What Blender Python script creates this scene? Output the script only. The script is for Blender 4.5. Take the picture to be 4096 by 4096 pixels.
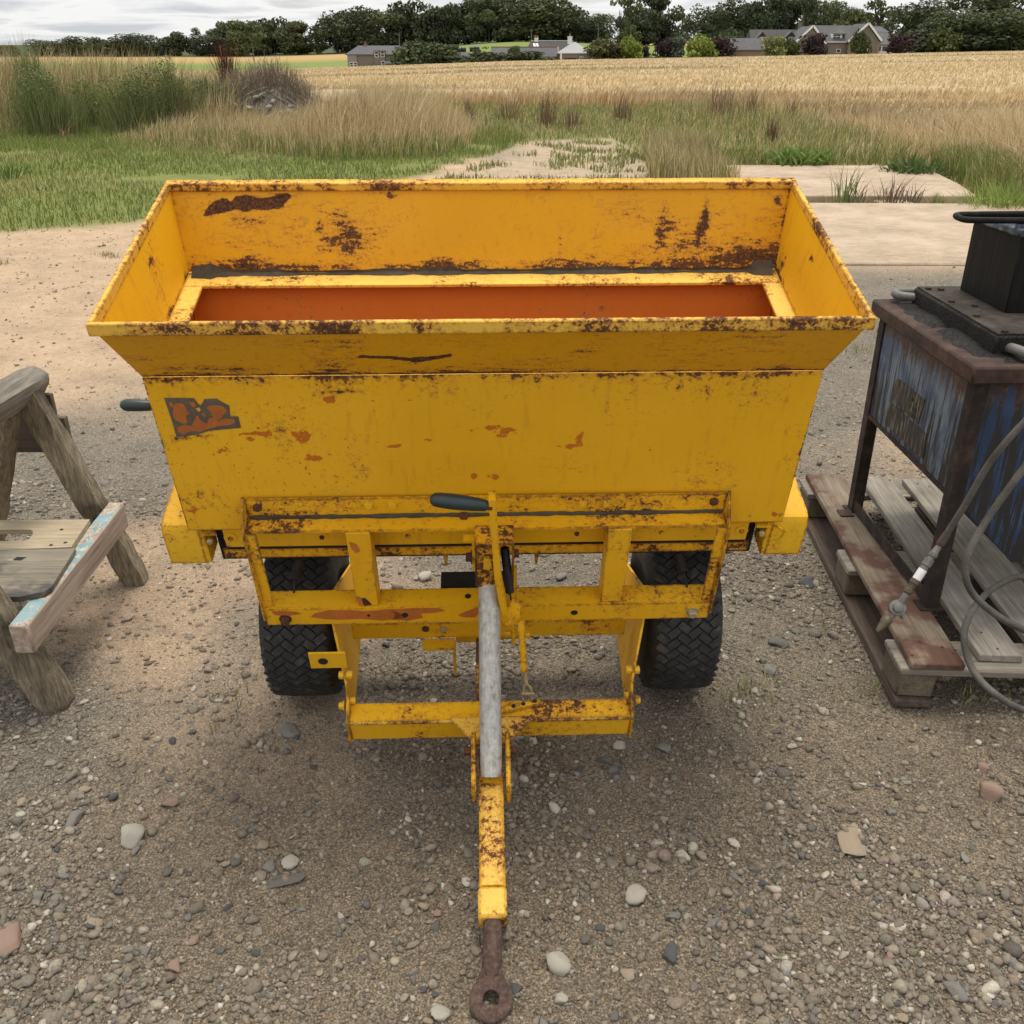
import bpy, bmesh, math, random
import numpy as np
from mathutils import Vector, Matrix, Euler

# ------------------------------------------------------------------ camera, sky, sun, exposure
scene = bpy.context.scene
for o in list(bpy.data.objects):
    bpy.data.objects.remove(o)
COL = scene.collection
PITCH = math.radians(26.04)
FPX = 946.7          # focal length in pixels of a 1024 picture
CAM_H = 1.6
cam_data = bpy.data.cameras.new("camera")
cam_data.sensor_width = 36.0
cam_data.lens = 36.0 * FPX / 1024.0
cam_data.clip_start = 0.05
cam_data.clip_end = 4000
cam = bpy.data.objects.new("camera", cam_data)
COL.objects.link(cam)
cam.location = (0, 0, CAM_H)
cam.rotation_euler = (math.pi / 2 - PITCH, 0, 0)
scene.camera = cam

SUN_EL = math.radians(80)
SUN_AZ = math.radians(18)      # from straight ahead (+Y), negative = to the left
world = bpy.data.worlds.new("World")
scene.world = world
world.use_nodes = True
wn, wl = world.node_tree.nodes, world.node_tree.links
wn.clear()
w_out = wn.new("ShaderNodeOutputWorld")
w_bg = wn.new("ShaderNodeBackground")
w_bg.inputs[1].default_value = 0.1
w_sky = wn.new("ShaderNodeTexSky")
w_sky.sky_type = 'NISHITA'
w_sky.sun_disc = False
w_sky.sun_elevation = SUN_EL
w_sky.sun_rotation = SUN_AZ
w_sky.altitude = 50
w_sky.air_density = 1.0
w_sky.dust_density = 2.0
w_tc = wn.new("ShaderNodeTexCoord")
w_sep = wn.new("ShaderNodeSeparateXYZ")
wl.new(w_tc.outputs["Generated"], w_sep.inputs[0])
w_add = wn.new("ShaderNodeMath"); w_add.operation = 'ADD'; w_add.inputs[1].default_value = 0.10
w_abs = wn.new("ShaderNodeMath"); w_abs.operation = 'ABSOLUTE'
wl.new(w_sep.outputs[2], w_abs.inputs[0]); wl.new(w_abs.outputs[0], w_add.inputs[0])
w_dx = wn.new("ShaderNodeMath"); w_dx.operation = 'DIVIDE'
w_dy = wn.new("ShaderNodeMath"); w_dy.operation = 'DIVIDE'
wl.new(w_sep.outputs[0], w_dx.inputs[0]); wl.new(w_add.outputs[0], w_dx.inputs[1])
wl.new(w_sep.outputs[1], w_dy.inputs[0]); wl.new(w_add.outputs[0], w_dy.inputs[1])
w_cmb = wn.new("ShaderNodeCombineXYZ")
wl.new(w_dx.outputs[0], w_cmb.inputs[0]); wl.new(w_dy.outputs[0], w_cmb.inputs[1])
w_no = wn.new("ShaderNodeTexNoise")
w_no.inputs["Scale"].default_value = 1.15
w_no.inputs["Detail"].default_value = 7
w_no.inputs["Roughness"].default_value = 0.55
w_no.inputs["Distortion"].default_value = 0.4
wl.new(w_cmb.outputs[0], w_no.inputs["Vector"])
w_rc = wn.new("ShaderNodeValToRGB")       # cloud colour: grey bellies to white
w_rc.color_ramp.elements[0].position = 0.33; w_rc.color_ramp.elements[0].color = (7.2, 7.4, 7.8, 1)
w_rc.color_ramp.elements[1].position = 0.50; w_rc.color_ramp.elements[1].color = (10.9, 10.9, 10.8, 1)
wl.new(w_no.outputs["Fac"], w_rc.inputs[0])
w_rm = wn.new("ShaderNodeValToRGB")       # thin places let some blue through
w_rm.color_ramp.elements[0].position = 0.56; w_rm.color_ramp.elements[0].color = (0.97, 0.97, 0.97, 1)
w_rm.color_ramp.elements[1].position = 0.66; w_rm.color_ramp.elements[1].color = (0.60, 0.60, 0.60, 1)
wl.new(w_no.outputs["Fac"], w_rm.inputs[0])
w_mix = wn.new("ShaderNodeMix"); w_mix.data_type = 'RGBA'
wl.new(w_rm.outputs[0], w_mix.inputs[0])
wl.new(w_sky.outputs[0], w_mix.inputs[6])
wl.new(w_rc.outputs[0], w_mix.inputs[7])
w_gr = wn.new("ShaderNodeMapRange")       # an overcast sky is brightest overhead
w_gr.inputs[1].default_value = 0.0; w_gr.inputs[2].default_value = 1.0; w_gr.inputs[3].default_value = 0.86; w_gr.inputs[4].default_value = 1.40
wl.new(w_abs.outputs[0], w_gr.inputs[0])
w_vm = wn.new("ShaderNodeVectorMath"); w_vm.operation = 'SCALE'
wl.new(w_mix.outputs[2], w_vm.inputs[0]); wl.new(w_gr.outputs[0], w_vm.inputs[3])
wl.new(w_vm.outputs[0], w_bg.inputs[0])
wl.new(w_bg.outputs[0], w_out.inputs[0])

sun_data = bpy.data.lights.new("sun", 'SUN')
sun_data.energy = 2.6
sun_data.angle = math.radians(22)
sun_data.color = (1.0, 0.91, 0.78)
sun = bpy.data.objects.new("sun", sun_data)
COL.objects.link(sun)
to_sun = Vector((math.sin(SUN_AZ) * math.cos(SUN_EL), math.cos(SUN_AZ) * math.cos(SUN_EL), math.sin(SUN_EL)))
sun.rotation_euler = to_sun.to_track_quat('Z', 'Y').to_euler()

try:
    cy = scene.cycles; cy.max_bounces = 5; cy.diffuse_bounces = 3; cy.glossy_bounces = 2; cy.transmission_bounces = 2
except Exception: pass
vs = scene.view_settings
vs.view_transform = 'Standard'
vs.look = 'None'
vs.exposure = 0.0
vs.gamma = 1.0
vs.use_curve_mapping = False

rng = np.random.default_rng(7)
random.seed(7)

# ------------------------------------------------------------------ measuring helpers (photo point -> place)
cP, sP = math.cos(PITCH), math.sin(PITCH)
def ray(u, v):
    x = (u / 4 - 512) / FPX; y = -(v / 4 - 512) / FPX
    return Vector((x, cP + y * sP, -sP + y * cP))
def at(u, v, Y):
    d = ray(u, v); t = Y / d.y
    return Vector((0, 0, CAM_H)) + d * t
def atz(u, v, z=0.0):
    d = ray(u, v); t = (z - CAM_H) / d.z
    return Vector((0, 0, CAM_H)) + d * t

# the spreader stands on its wheels with its drawbar on the ground, so it leans forward
TILT = math.radians(17.55); YAW = math.radians(1.79); WR = 0.225
AX = Vector((0, 0, WR))
SR = Euler((TILT, 0, YAW)).to_matrix()
SLOC = Vector((-0.0637, 2.2108, WR)) - SR @ AX
SRi = SR.inverted()
def locp(u, v, p0, n):
    o = SRi @ (Vector((0, 0, CAM_H)) - SLOC); d = SRi @ ray(u, v)
    p0, n = Vector(p0), Vector(n)
    t = (p0 - o).dot(n) / d.dot(n)
    return o + d * t
def locy(u, v, y): return locp(u, v, (0, y, 0), (0, 1, 0))
def locx(u, v, x): return locp(u, v, (x, 0, 0), (1, 0, 0))
def locz(u, v, z): return locp(u, v, (0, 0, z), (0, 0, 1))

# ------------------------------------------------------------------ noise in python (for terrain and scatter)
_LAT = np.random.default_rng(3).random((256, 256))
def vnoise(x, y, s, seed=0):
    x = np.asarray(x, float) * s + seed * 17.31 + 1000; y = np.asarray(y, float) * s + seed * 7.77 + 1000
    xi = np.floor(x).astype(int); yi = np.floor(y).astype(int)
    fx = x - xi; fy = y - yi
    fx = fx * fx * (3 - 2 * fx); fy = fy * fy * (3 - 2 * fy)
    a = _LAT[xi % 256, yi % 256]; b = _LAT[(xi + 1) % 256, yi % 256]
    c = _LAT[xi % 256, (yi + 1) % 256]; d = _LAT[(xi + 1) % 256, (yi + 1) % 256]
    return (a * (1 - fx) + b * fx) * (1 - fy) + (c * (1 - fx) + d * fx) * fy
def fnoise(x, y, s, seed=0, oct=3):
    t = 0; a = 1; n = 0
    for i in range(oct):
        t = t + a * vnoise(x, y, s * 2 ** i, seed + i * 5); n += a; a *= .5
    return t / n
def smooth(a, b, x):
    t = np.clip((np.asarray(x, float) - a) / (b - a), 0, 1); return t * t * (3 - 2 * t)

def gh(x, y):
    """ground height"""
    x = np.asarray(x, float); y = np.asarray(y, float)
    near = 1 - smooth(20, 40, y)
    z = near * ((fnoise(x, y, 1.3, 1) - .5) * .022 + (fnoise(x, y, 6, 4) - .5) * .010)
    z = z - .010 * near
    # lane for the drain between the two concrete slabs
    ins = smooth(2.2, 2.5, x) * (1 - smooth(6.0, 6.3, x)) * smooth(7.9, 8.1, y) * (1 - smooth(15.2, 15.5, y))
    z = z * (1 - ins) - .13 * ins
    t = np.clip((y - 30) / 210, 0, 1)
    X = np.clip(x / np.maximum(y, 30) * 240, -60, 120)
    z = z + t * (-1.15 + np.where(X > 0, .018, .033) * X)
    rise = 2.6 + 2.2 * np.exp(-((X - 2) / 24) ** 2)
    z = z + smooth(244, 320, y) * rise + np.clip((y - 320) / 600, 0, 1) * 6
    return z

# ------------------------------------------------------------------ mesh helpers
def tag(o, label=None, cat=None, group=None, kind=None):
    if label: o["label"] = label
    if cat: o["category"] = cat
    if group: o["group"] = group
    if kind: o["kind"] = kind
    return o
def thing(name, label, cat, loc=(0, 0, 0), rot=(0, 0, 0), group=None):
    o = bpy.data.objects.new(name, None)
    o.empty_display_size = .1
    COL.objects.link(o); o.location = loc; o.rotation_euler = rot
    return tag(o, label, cat, group)
def link(name, me, mat, parent=None):
    o = bpy.data.objects.new(name, me)
    if mat is not None and not me.materials:
        for m in (mat if isinstance(mat, (list, tuple)) else [mat]): me.materials.append(m)
    COL.objects.link(o)
    if parent is not None: o.parent = parent
    return o
def copy_tree(o, parent=None):
    c = o.copy(); COL.objects.link(c); c.parent = parent
    for ch in list(o.children):
        copy_tree(ch, c)
    return c
def fast_mesh(name, V, quads=None, tris=None, col=None, smoothf=False, attrs=None):
    me = bpy.data.meshes.new(name)
    V = np.asarray(V, np.float32)
    nq = 0 if quads is None else len(quads); nt = 0 if tris is None else len(tris)
    li = []
    if nq: li.append(np.asarray(quads, np.int32).ravel())
    if nt: li.append(np.asarray(tris, np.int32).ravel())
    li = np.concatenate(li)
    tot = np.concatenate([np.full(nq, 4, np.int32), np.full(nt, 3, np.int32)])
    st = np.concatenate([[0], np.cumsum(tot)[:-1]]).astype(np.int32)
    me.vertices.add(len(V)); me.vertices.foreach_set("co", V.ravel())
    me.loops.add(len(li)); me.loops.foreach_set("vertex_index", li)
    me.polygons.add(len(tot)); me.polygons.foreach_set("loop_start", st); me.polygons.foreach_set("loop_total", tot)
    if smoothf: me.polygons.foreach_set("use_smooth", np.ones(len(tot), bool))
    if col is not None:
        a = me.attributes.new("col", 'FLOAT_COLOR', 'POINT')
        c4 = np.ones((len(V), 4), np.float32); c4[:, :3] = col
        a.data.foreach_set("color", c4.ravel())
    for k, arr in (attrs or {}).items():
        a = me.attributes.new(k, 'FLOAT', 'POINT'); a.data.foreach_set("value", np.asarray(arr, np.float32).ravel())
    me.update(calc_edges=True)
    me.validate()
    return me

class B:
    """collects shapes into one mesh"""
    def __init__(s): s.bm = bmesh.new()
    def _new(s, verts, faces, smooth=False):
        vs_ = [s.bm.verts.new(v) for v in verts]
        out = []
        for f in faces:
            try:
                F = s.bm.faces.new([vs_[i] for i in f]); F.smooth = smooth; out.append(F)
            except ValueError: pass
        return vs_, out
    def box(s, lo, hi, rot=None, piv=None, bev=0.0, jit=0.0):
        lo, hi = Vector(lo), Vector(hi)
        vs_ = [Vector((x, y, z)) for z in (lo.z, hi.z) for y in (lo.y, hi.y) for x in (lo.x, hi.x)]
        if jit: vs_ = [v + Vector((random.uniform(-jit, jit) for _ in range(3))) for v in vs_]
        if rot is not None:
            p = Vector(piv) if piv is not None else (lo + hi) / 2
            R = rot.to_matrix() if isinstance(rot, Euler) else rot
            vs_ = [p + R @ (v - p) for v in vs_]
        bv, f = s._new(vs_, [(0, 2, 3, 1), (4, 5, 7, 6), (0, 1, 5, 4), (2, 6, 7, 3), (0, 4, 6, 2), (1, 3, 7, 5)])
        if bev:
            es = set(e for F in f for e in F.edges)
            bmesh.ops.bevel(s.bm, geom=list(es), offset=bev, segments=1, affect='EDGES', profile=.6)
        return s
    def beam(s, a, b, w, h, up=(0, 0, 1), bev=0.0):
        """box from a to b, w wide, h high, centred on the line"""
        a, b = Vector(a), Vector(b); d = (b - a); L = d.length; d.normalize()
        up = Vector(up); x = d.cross(up).normalized(); z = x.cross(d).normalized()
        R = Matrix((x, d, z)).transposed()
        m = (a + b) / 2
        return s.box(m - Vector((w / 2, L / 2, h / 2)), m + Vector((w / 2, L / 2, h / 2)), R, m, bev)
    def prism(s, poly, ax, lo, hi, bev=0.0):
        """poly = 2D points in the other two axes (in xyz order)"""
        i = 'xyz'.index(ax)
        def mk(p, t):
            q = list(p); q.insert(i, t); return q
        n = len(poly)
        vv = [mk(p, lo) for p in poly] + [mk(p, hi) for p in poly]
        ff = [tuple(range(n))[::-1], tuple(range(n, 2 * n))] + [(k, (k + 1) % n, n + (k + 1) % n, n + k) for k in range(n)]
        bv, f = s._new(vv, ff)
        bmesh.ops.recalc_face_normals(s.bm, faces=f)
        if bev:
            es = set(e for F in f for e in F.edges)
            bmesh.ops.bevel(s.bm, geom=list(es), offset=bev, segments=1, affect='EDGES', profile=.6)
        return s
    def poly3(s, pts, off):
        """3D outline extruded by vector off"""
        n = len(pts); off = Vector(off)
        vv = [Vector(p) for p in pts] + [Vector(p) + off for p in pts]
        ff = [tuple(range(n))[::-1], tuple(range(n, 2 * n))] + [(k, (k + 1) % n, n + (k + 1) % n, n + k) for k in range(n)]
        bv, f = s._new(vv, ff)
        bmesh.ops.recalc_face_normals(s.bm, faces=f)
        return s
    def tube(s, path, r, n=12, cap=True, wob=0.0, up=None):
        path = [Vector(p) for p in path]; m = len(path)
        rs = r if isinstance(r, (list, tuple)) else [r] * m
        rings = []; prev = None
        for i, p in enumerate(path):
            d = (path[min(i + 1, m - 1)] - path[max(i - 1, 0)]).normalized()
            if prev is None:
                u = Vector(up) if up is not None else (Vector((0, 0, 1)) if abs(d.z) < .9 else Vector((1, 0, 0)))
                u = (u - d * u.dot(d)).normalized()
            else:
                u = (prev - d * prev.dot(d)).normalized()
            prev = u; w = d.cross(u)
            ring = []
            for k in range(n):
                t = 2 * math.pi * k / n
                rr = rs[i] * (1 + random.uniform(-wob, wob))
                ring.append(s.bm.verts.new(p + (u * math.cos(t) + w * math.sin(t)) * rr))
            rings.append(ring)
        for i in range(m - 1):
            for k in range(n):
                F = s.bm.faces.new((rings[i][k], rings[i][(k + 1) % n], rings[i + 1][(k + 1) % n], rings[i + 1][k])); F.smooth = True
        if cap:
            s.bm.faces.new(rings[0][::-1]); s.bm.faces.new(rings[-1])
        return s
    def lathe(s, prof, axis_o, axis_d, n=32, up=None, closed=False):
        """prof = [(distance along axis, radius)]"""
        o, d = Vector(axis_o), Vector(axis_d).normalized()
        u = Vector(up) if up is not None else (Vector((0, 0, 1)) if abs(d.z) < .9 else Vector((1, 0, 0)))
        u = (u - d * u.dot(d)).normalized(); w = d.cross(u)
        rings = []
        for (t, r) in prof:
            rings.append([s.bm.verts.new(o + d * t + (u * math.cos(2 * math.pi * k / n) + w * math.sin(2 * math.pi * k / n)) * max(r, 1e-4)) for k in range(n)])
        m = len(rings)
        for i in range(m if closed else m - 1):
            for k in range(n):
                F = s.bm.faces.new((rings[i][k], rings[i][(k + 1) % n], rings[(i + 1) % m][(k + 1) % n], rings[(i + 1) % m][k])); F.smooth = True
        if not closed:
            s.bm.faces.new(rings[0][::-1]); s.bm.faces.new(rings[-1])
        return s
    def hexbolt(s, p, d, r=.011, h=.008, washer=0.0):
        p, d = Vector(p), Vector(d).normalized()
        if washer: s.lathe([(0, washer), (.0025, washer)], p, d, 16)
        s.lathe([(0, r), (h * .85, r), (h, r * .85)], p + d * (.0025 if washer else 0), d, 6)
        return s
    def build(s, name, mat, parent=None, flat=False, clean=False):
        me = bpy.data.meshes.new(name)
        bmesh.ops.recalc_face_normals(s.bm, faces=s.bm.faces[:])
        if flat:
            for f in s.bm.faces: f.smooth = False
        s.bm.to_mesh(me); s.bm.free()
        me.set_sharp_from_angle(angle=math.radians(38))
        return link(name, me, mat, parent)

def bez(pts, n=12):
    """Catmull-Rom through points"""
    P = [Vector(p) for p in pts]; P = [P[0] * 2 - P[1]] + P + [P[-1] * 2 - P[-2]]
    out = []
    for i in range(1, len(P) - 2):
        for k in range(n):
            t = k / n
            out.append(.5 * ((2 * P[i]) + (P[i + 1] - P[i - 1]) * t + (2 * P[i - 1] - 5 * P[i] + 4 * P[i + 1] - P[i + 2]) * t * t + (3 * P[i] - P[i - 1] - 3 * P[i + 1] + P[i + 2]) * t ** 3))
    out.append(P[-2]); return out

def sdf_poly(px, py, poly):
    """signed distance, negative inside"""
    px = np.asarray(px, float); py = np.asarray(py, float)
    d = np.full(px.shape, 1e9); ins = np.zeros(px.shape, bool); n = len(poly)
    for i in range(n):
        ax, ay = poly[i]; bx, by = poly[(i + 1) % n]
        ex, ey = bx - ax, by - ay; wx, wy = px - ax, py - ay
        t = np.clip((wx * ex + wy * ey) / max(ex * ex + ey * ey, 1e-12), 0, 1)
        d = np.minimum(d, np.hypot(wx - ex * t, wy - ey * t))
        c = ((ay > py) != (by > py)) & (px < (bx - ax) * (py - ay) / ((by - ay) if abs(by - ay) > 1e-12 else 1e-12) + ax)
        ins ^= c
    return np.where(ins, -d, d)

def panel(name, a, b, c, d, th, mat, parent, nu, nv, rust=None, chip=None, ripple=0.0):
    """sheet with thickness: a,b,c,d = outer corners counter-clockwise seen from outside; rust/chip(P, inner)"""
    a, b, c, d = [np.array(q, float) for q in (a, b, c, d)]
    n = np.cross(b - a, d - a); n /= np.linalg.norm(n)
    U, Vv = np.meshgrid(np.linspace(0, 1, nu + 1), np.linspace(0, 1, nv + 1))
    U = U.ravel()[:, None]; Vv = Vv.ravel()[:, None]
    F = (a * (1 - U) + b * U) * (1 - Vv) + (d * (1 - U) + c * U) * Vv
    if ripple: F = F + n * (ripple * (fnoise(F[:, 0], F[:, 2], 3.1, 19, 2) - .5))[:, None] * np.minimum(1, 6 * np.minimum(np.minimum(U, 1 - U), np.minimum(Vv, 1 - Vv)))
    Bk = F - n * th
    N = len(F); w = nu + 1
    idx = np.arange(N).reshape(nv + 1, nu + 1)
    q = np.stack([idx[:-1, :-1], idx[:-1, 1:], idx[1:, 1:], idx[1:, :-1]], -1).reshape(-1, 4)
    qb = q[:, ::-1] + N
    rim = []
    per = list(idx[0, :]) + list(idx[1:, -1]) + list(idx[-1, -2::-1]) + list(idx[-2:0:-1, 0])
    for i in range(len(per)):
        p, r = per[i], per[(i + 1) % len(per)]
        rim.append((r, p, p + N, r + N))
    V = np.vstack([F, Bk])
    inner = np.concatenate([np.zeros(N, bool), np.ones(N, bool)])
    at_ = {}
    if rust is not None: at_["rust"] = rust(V, inner)
    if chip is not None: at_["chip"] = chip(V, inner)
    me = fast_mesh(name, V, np.vstack([q, qb, np.array(rim)]), attrs=at_)
    return link(name, me, mat, parent)
# ------------------------------------------------------------------ materials
class N:
    def __init__(s, name):
        s.m = bpy.data.materials.new(name); s.m.use_nodes = True
        s.t = s.m.node_tree; s.t.nodes.clear()
        s.out = s.t.nodes.new("ShaderNodeOutputMaterial")
        s.b = s.t.nodes.new("ShaderNodeBsdfPrincipled")
        s.t.links.new(s.b.outputs[0], s.out.inputs[0])
        s._obj = None
    def node(s, t, **kw):
        n = s.t.nodes.new("ShaderNode" + t)
        for k, v in kw.items(): setattr(n, k, v)
        return n
    def lk(s, a, b):
        if isinstance(a, bpy.types.NodeSocket): s.t.links.new(a, b)
        elif isinstance(a, (tuple, list)) and b.type == 'RGBA' and len(a) == 3: b.default_value = (*a, 1)
        else: b.default_value = a
    def obj(s, rand=False):
        if s._obj is None:
            tc = s.node("TexCoord"); s._obj = tc.outputs["Object"]
            if rand:
                oi = s.node("ObjectInfo"); va = s.node("VectorMath", operation='SCALE'); 
                va.inputs[0].default_value = (7.3, 4.1, 9.7); s.lk(oi.outputs["Random"], va.inputs[3])
                vb = s.node("VectorMath", operation='ADD'); s.lk(s._obj, vb.inputs[0]); s.lk(va.outputs[0], vb.inputs[1])
                s._obj = vb.outputs[0]
        return s._obj
    def pos(s):
        return s.node("NewGeometry").outputs["Position"]
    def scaled(s, v, sc):
        m = s.node("Mapping"); s.lk(v, m.inputs[0]); m.inputs[3].default_value = sc; return m.outputs[0]
    def noise(s, v, scale, detail=4, rough=.55, dist=0.0):
        n = s.node("TexNoise"); s.lk(v, n.inputs["Vector"])
        n.inputs["Scale"].default_value = scale; n.inputs["Detail"].default_value = detail
        n.inputs["Roughness"].default_value = rough; n.inputs["Distortion"].default_value = dist
        return n.outputs["Fac"]
    def voro(s, v, scale, feat='F1', out="Distance"):
        n = s.node("TexVoronoi", feature=feat); s.lk(v, n.inputs["Vector"]); n.inputs["Scale"].default_value = scale
        return n.outputs[out]
    def attr(s, name, out="Fac"):
        return s.node("Attribute", attribute_name=name).outputs[out]
    def ma(s, op, a, b=0.0, clamp=False):
        n = s.node("Math", operation=op, use_clamp=clamp); s.lk(a, n.inputs[0]); s.lk(b, n.inputs[1]); return n.outputs[0]
    def add(s, *xs):
        r = xs[0]
        for x in xs[1:]: r = s.ma('ADD', r, x)
        return r
    def mul(s, a, b): return s.ma('MULTIPLY', a, b)
    def step(s, x, lo, hi):
        n = s.node("MapRange", interpolation_type='SMOOTHSTEP'); s.lk(x, n.inputs[0])
        n.inputs[1].default_value = lo; n.inputs[2].default_value = hi; return n.outputs[0]
    def mix(s, f, a, b, mode='MIX'):
        n = s.node("Mix", data_type='RGBA', blend_type=mode); s.lk(f, n.inputs[0]); s.lk(a, n.inputs[6]); s.lk(b, n.inputs[7]); return n.outputs[2]
    def ramp(s, f, stops):
        n = s.node("ValToRGB"); s.lk(f, n.inputs[0]); e = n.color_ramp.elements
        while len(e) < len(stops): e.new(.5)
        for q, (p, c) in zip(e, stops): q.position = p; q.color = (*c, 1) if len(c) == 3 else c
        return n.outputs[0]
    def bump(s, h, st=.3, d=.01):
        n = s.node("Bump"); n.inputs["Strength"].default_value = st; n.inputs["Distance"].default_value = d
        s.lk(h, n.inputs["Height"]); s.lk(n.outputs[0], s.b.inputs["Normal"]); return n
    def fin(s, col, rough=.7, metal=0.0, spec=None):
        s.lk(col, s.b.inputs["Base Color"]); s.lk(rough, s.b.inputs["Roughness"]); s.lk(metal, s.b.inputs["Metallic"])
        if spec is not None: s.b.inputs["Specular IOR Level"].default_value = spec
        return s.m

YEL = (0.74, 0.395, 0.009)
def paint(name, rust=.34, base=YEL, edge=.0, dirt=.5, stretch=(1, 1, 1), rough=.42):
    k = N(name); co = k.obj()
    cs = k.scaled(co, stretch)
    n1 = k.noise(cs, 11, 5, .6); n2 = k.noise(cs, 62, 5, .65); n3 = k.noise(co, 170, 3, .6)
    R = k.add(k.mul(n1, .65), k.mul(n2, .95), k.mul(n3, .65), -1.125 + rust, k.attr("rust"))
    if edge:
        bv = k.node("Bevel", samples=4); bv.inputs[0].default_value = .011
        g = k.node("NewGeometry")
        dt = k.node("VectorMath", operation='DOT_PRODUCT'); k.lk(bv.outputs[0], dt.inputs[0]); k.lk(g.outputs["Normal"], dt.inputs[1])
        em = k.step(k.ma('SUBTRACT', 1.0, dt.outputs["Value"]), .015, .22)
        R = k.add(R, k.mul(em, edge))
    big = k.noise(co, 1.7, 3, .5)
    mid = k.noise(co, 6.5, 2, .5)
    R = k.add(R, k.mul(big, .6), k.mul(mid, .6), -.60)
    mask = k.step(R, .575, .66)
    halo = k.step(R, .38, .63)
    var = k.noise(co, 2.3, 4, .6)
    fine = k.noise(k.scaled(co, (6, 6, 30)), 14, 4, .6)
    c = k.mix(k.mul(k.step(var, .35, .7), .5 * dirt), base, (base[0] * .80, base[1] * .78, base[2] + .012))
    c = k.mix(k.mul(k.step(fine, .5, .75), .30 * dirt), c, (base[0] * .62, base[1] * .56, .02))
    c = k.mix(k.mul(k.step(big, .40, .62), .34), c, (base[0] * 1.12, base[1] * 1.16, base[2] + .02))
    gr_ = k.noise(k.scaled(co, (9, 9, 1.3)), 6, 5, .7)
    c = k.mix(k.mul(k.step(gr_, .52, .72), .42 * dirt), c, (base[0] * .55, base[1] * .50, .018))
    spk = k.step(k.noise(co, 95, 3, .7), .655, .69)
    c = k.mix(k.mul(k.mul(spk, k.step(big, .47, .6)), .75), c, (.10, .045, .015))
    sc_ = k.noise(k.scaled(co, (2.2, 2.2, 60)), 3.4, 3, .8, 1.5)
    c = k.mix(k.mul(k.step(sc_, .66, .70), .40), c, (.20, .09, .02))
    c = k.mix(k.mul(halo, .68), c, (.40, .155, .026))
    cv = k.add(k.attr("chip"), k.mul(n2, 1.3), k.mul(n1, .3), k.mul(n3, .5), -1.05)
    cm = k.step(cv, .48, .52)
    c = k.mix(cm, c, (.48, .135, .014))
    rc = k.ramp(n3, [(.30, (.028, .014, .010)), (.5, (.085, .038, .019)), (.70, (.19, .078, .028))])
    c = k.mix(mask, c, rc)
    ro = k.add(k.mul(mask, .42), rough, k.mul(var, .12))
    hgt = k.add(k.mul(mask, -.5), k.mul(cm, -.3), k.mul(n3, .15), k.mul(k.noise(co, 3.2, 2), 2.2))
    k.bump(hgt, .4, .0026)
    return k.fin(c, ro, 0, .22)

M = {}
M['panel'] = paint('yellow_panel_paint', .275, dirt=.75)
M['flare'] = paint('yellow_collar_paint', .31, base=(.66, .325, .003), stretch=(.45, 1, 1.6), dirt=.9)
M['frame'] = paint('yellow_frame_paint', .37, edge=.22)
M['heavy'] = paint('yellow_chipped_paint', .465, edge=.26)
M['rim'] = paint('yellow_rusty_rim_paint', .515, edge=.20, base=(.70, .42, .06))
M['vrust'] = paint('mostly_rusted_paint', .69, edge=.2)
M['clean'] = paint('yellow_cover_paint', .27, edge=.24, base=(.72, .41, .015))
M['ledge'] = paint('pale_rusty_ledge_paint', .45, base=(.80, .50, .09), edge=.1)
M['cover'] = paint('yellow_end_cover_paint', .33, edge=.34, base=(.72, .41, .015), dirt=.9)
M['orange'] = paint('orange_primer_paint', .35, base=(.52, .130, .008), rough=.5)

def rusty(name, a=(.035, .018, .013), b=(.11, .045, .022), c=(.19, .085, .04), sc=60, rough=.85):
    k = N(name); co = k.obj()
    n = k.noise(co, sc, 6, .7); n2 = k.noise(co, sc * .12, 3)
    col = k.ramp(k.add(k.mul(n, .75), k.mul(n2, .25)), [(.36, a), (.5, b), (.64, c)])
    k.bump(n, .6, .002); return k.fin(col, rough, .15)
M['rust'] = rusty('brown_rust')
M['eye'] = rusty('tow_eye_rust', (.030, .019, .015), (.070, .040, .030), (.125, .078, .058), 110)
M['bolt_rust'] = rusty('rusty_bolt', (.03, .014, .01), (.09, .034, .018), (.16, .06, .03), 140)
def plain(name, col, rough=.5, metal=0.0, var=.25, sc=40, bumpd=.001, rand=False):
    k = N(name); co = k.obj(rand); n = k.noise(co, sc, 5, .6); n2 = k.noise(co, sc * .15, 3)
    f = k.add(k.mul(n, .6), k.mul(n2, .4))
    lo = tuple(x * (1 - var) for x in col); hi = tuple(min(1, x * (1 + var)) for x in col)
    c = k.ramp(f, [(.32, lo), (.68, hi)])
    k.bump(n, .4, bumpd); return k.fin(c, rough, metal)
M['grip'] = plain('dark_green_grip_plastic', (.016, .030, .032), .42, 0, .25, 30, .0004)
M['spring'] = plain('black_spring_steel', (.018, .015, .014), .6, .3, .5, 80)
M['dark'] = plain('dark_grimy_steel', (.016, .012, .009), .8, .1, .5, 40)
M['zinc'] = plain('dirty_zinc_bolt', (.42, .36, .22), .5, .4, .3, 90)
M['brass'] = plain('yellowed_clevis_zinc', (.34, .27, .14), .5, .5, .4, 120)
k = N('galvanised_tube'); co = k.obj()
n = k.noise(co, 70, 5, .7); n2 = k.noise(k.scaled(co, (60, 12, 12)), 3, 5, .7); sp = k.noise(co, 260, 2)
c = k.ramp(k.add(k.mul(n, .5), k.mul(n2, .5)), [(.34, (.20, .185, .16)), (.48, (.38, .365, .335)), (.64, (.54, .525, .49))])
c = k.mix(k.step(sp, .68, .76), c, (.58, .58, .56))
k.bump(n, .3, .0008); M['tube'] = k.fin(c, .5, .25)

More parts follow.
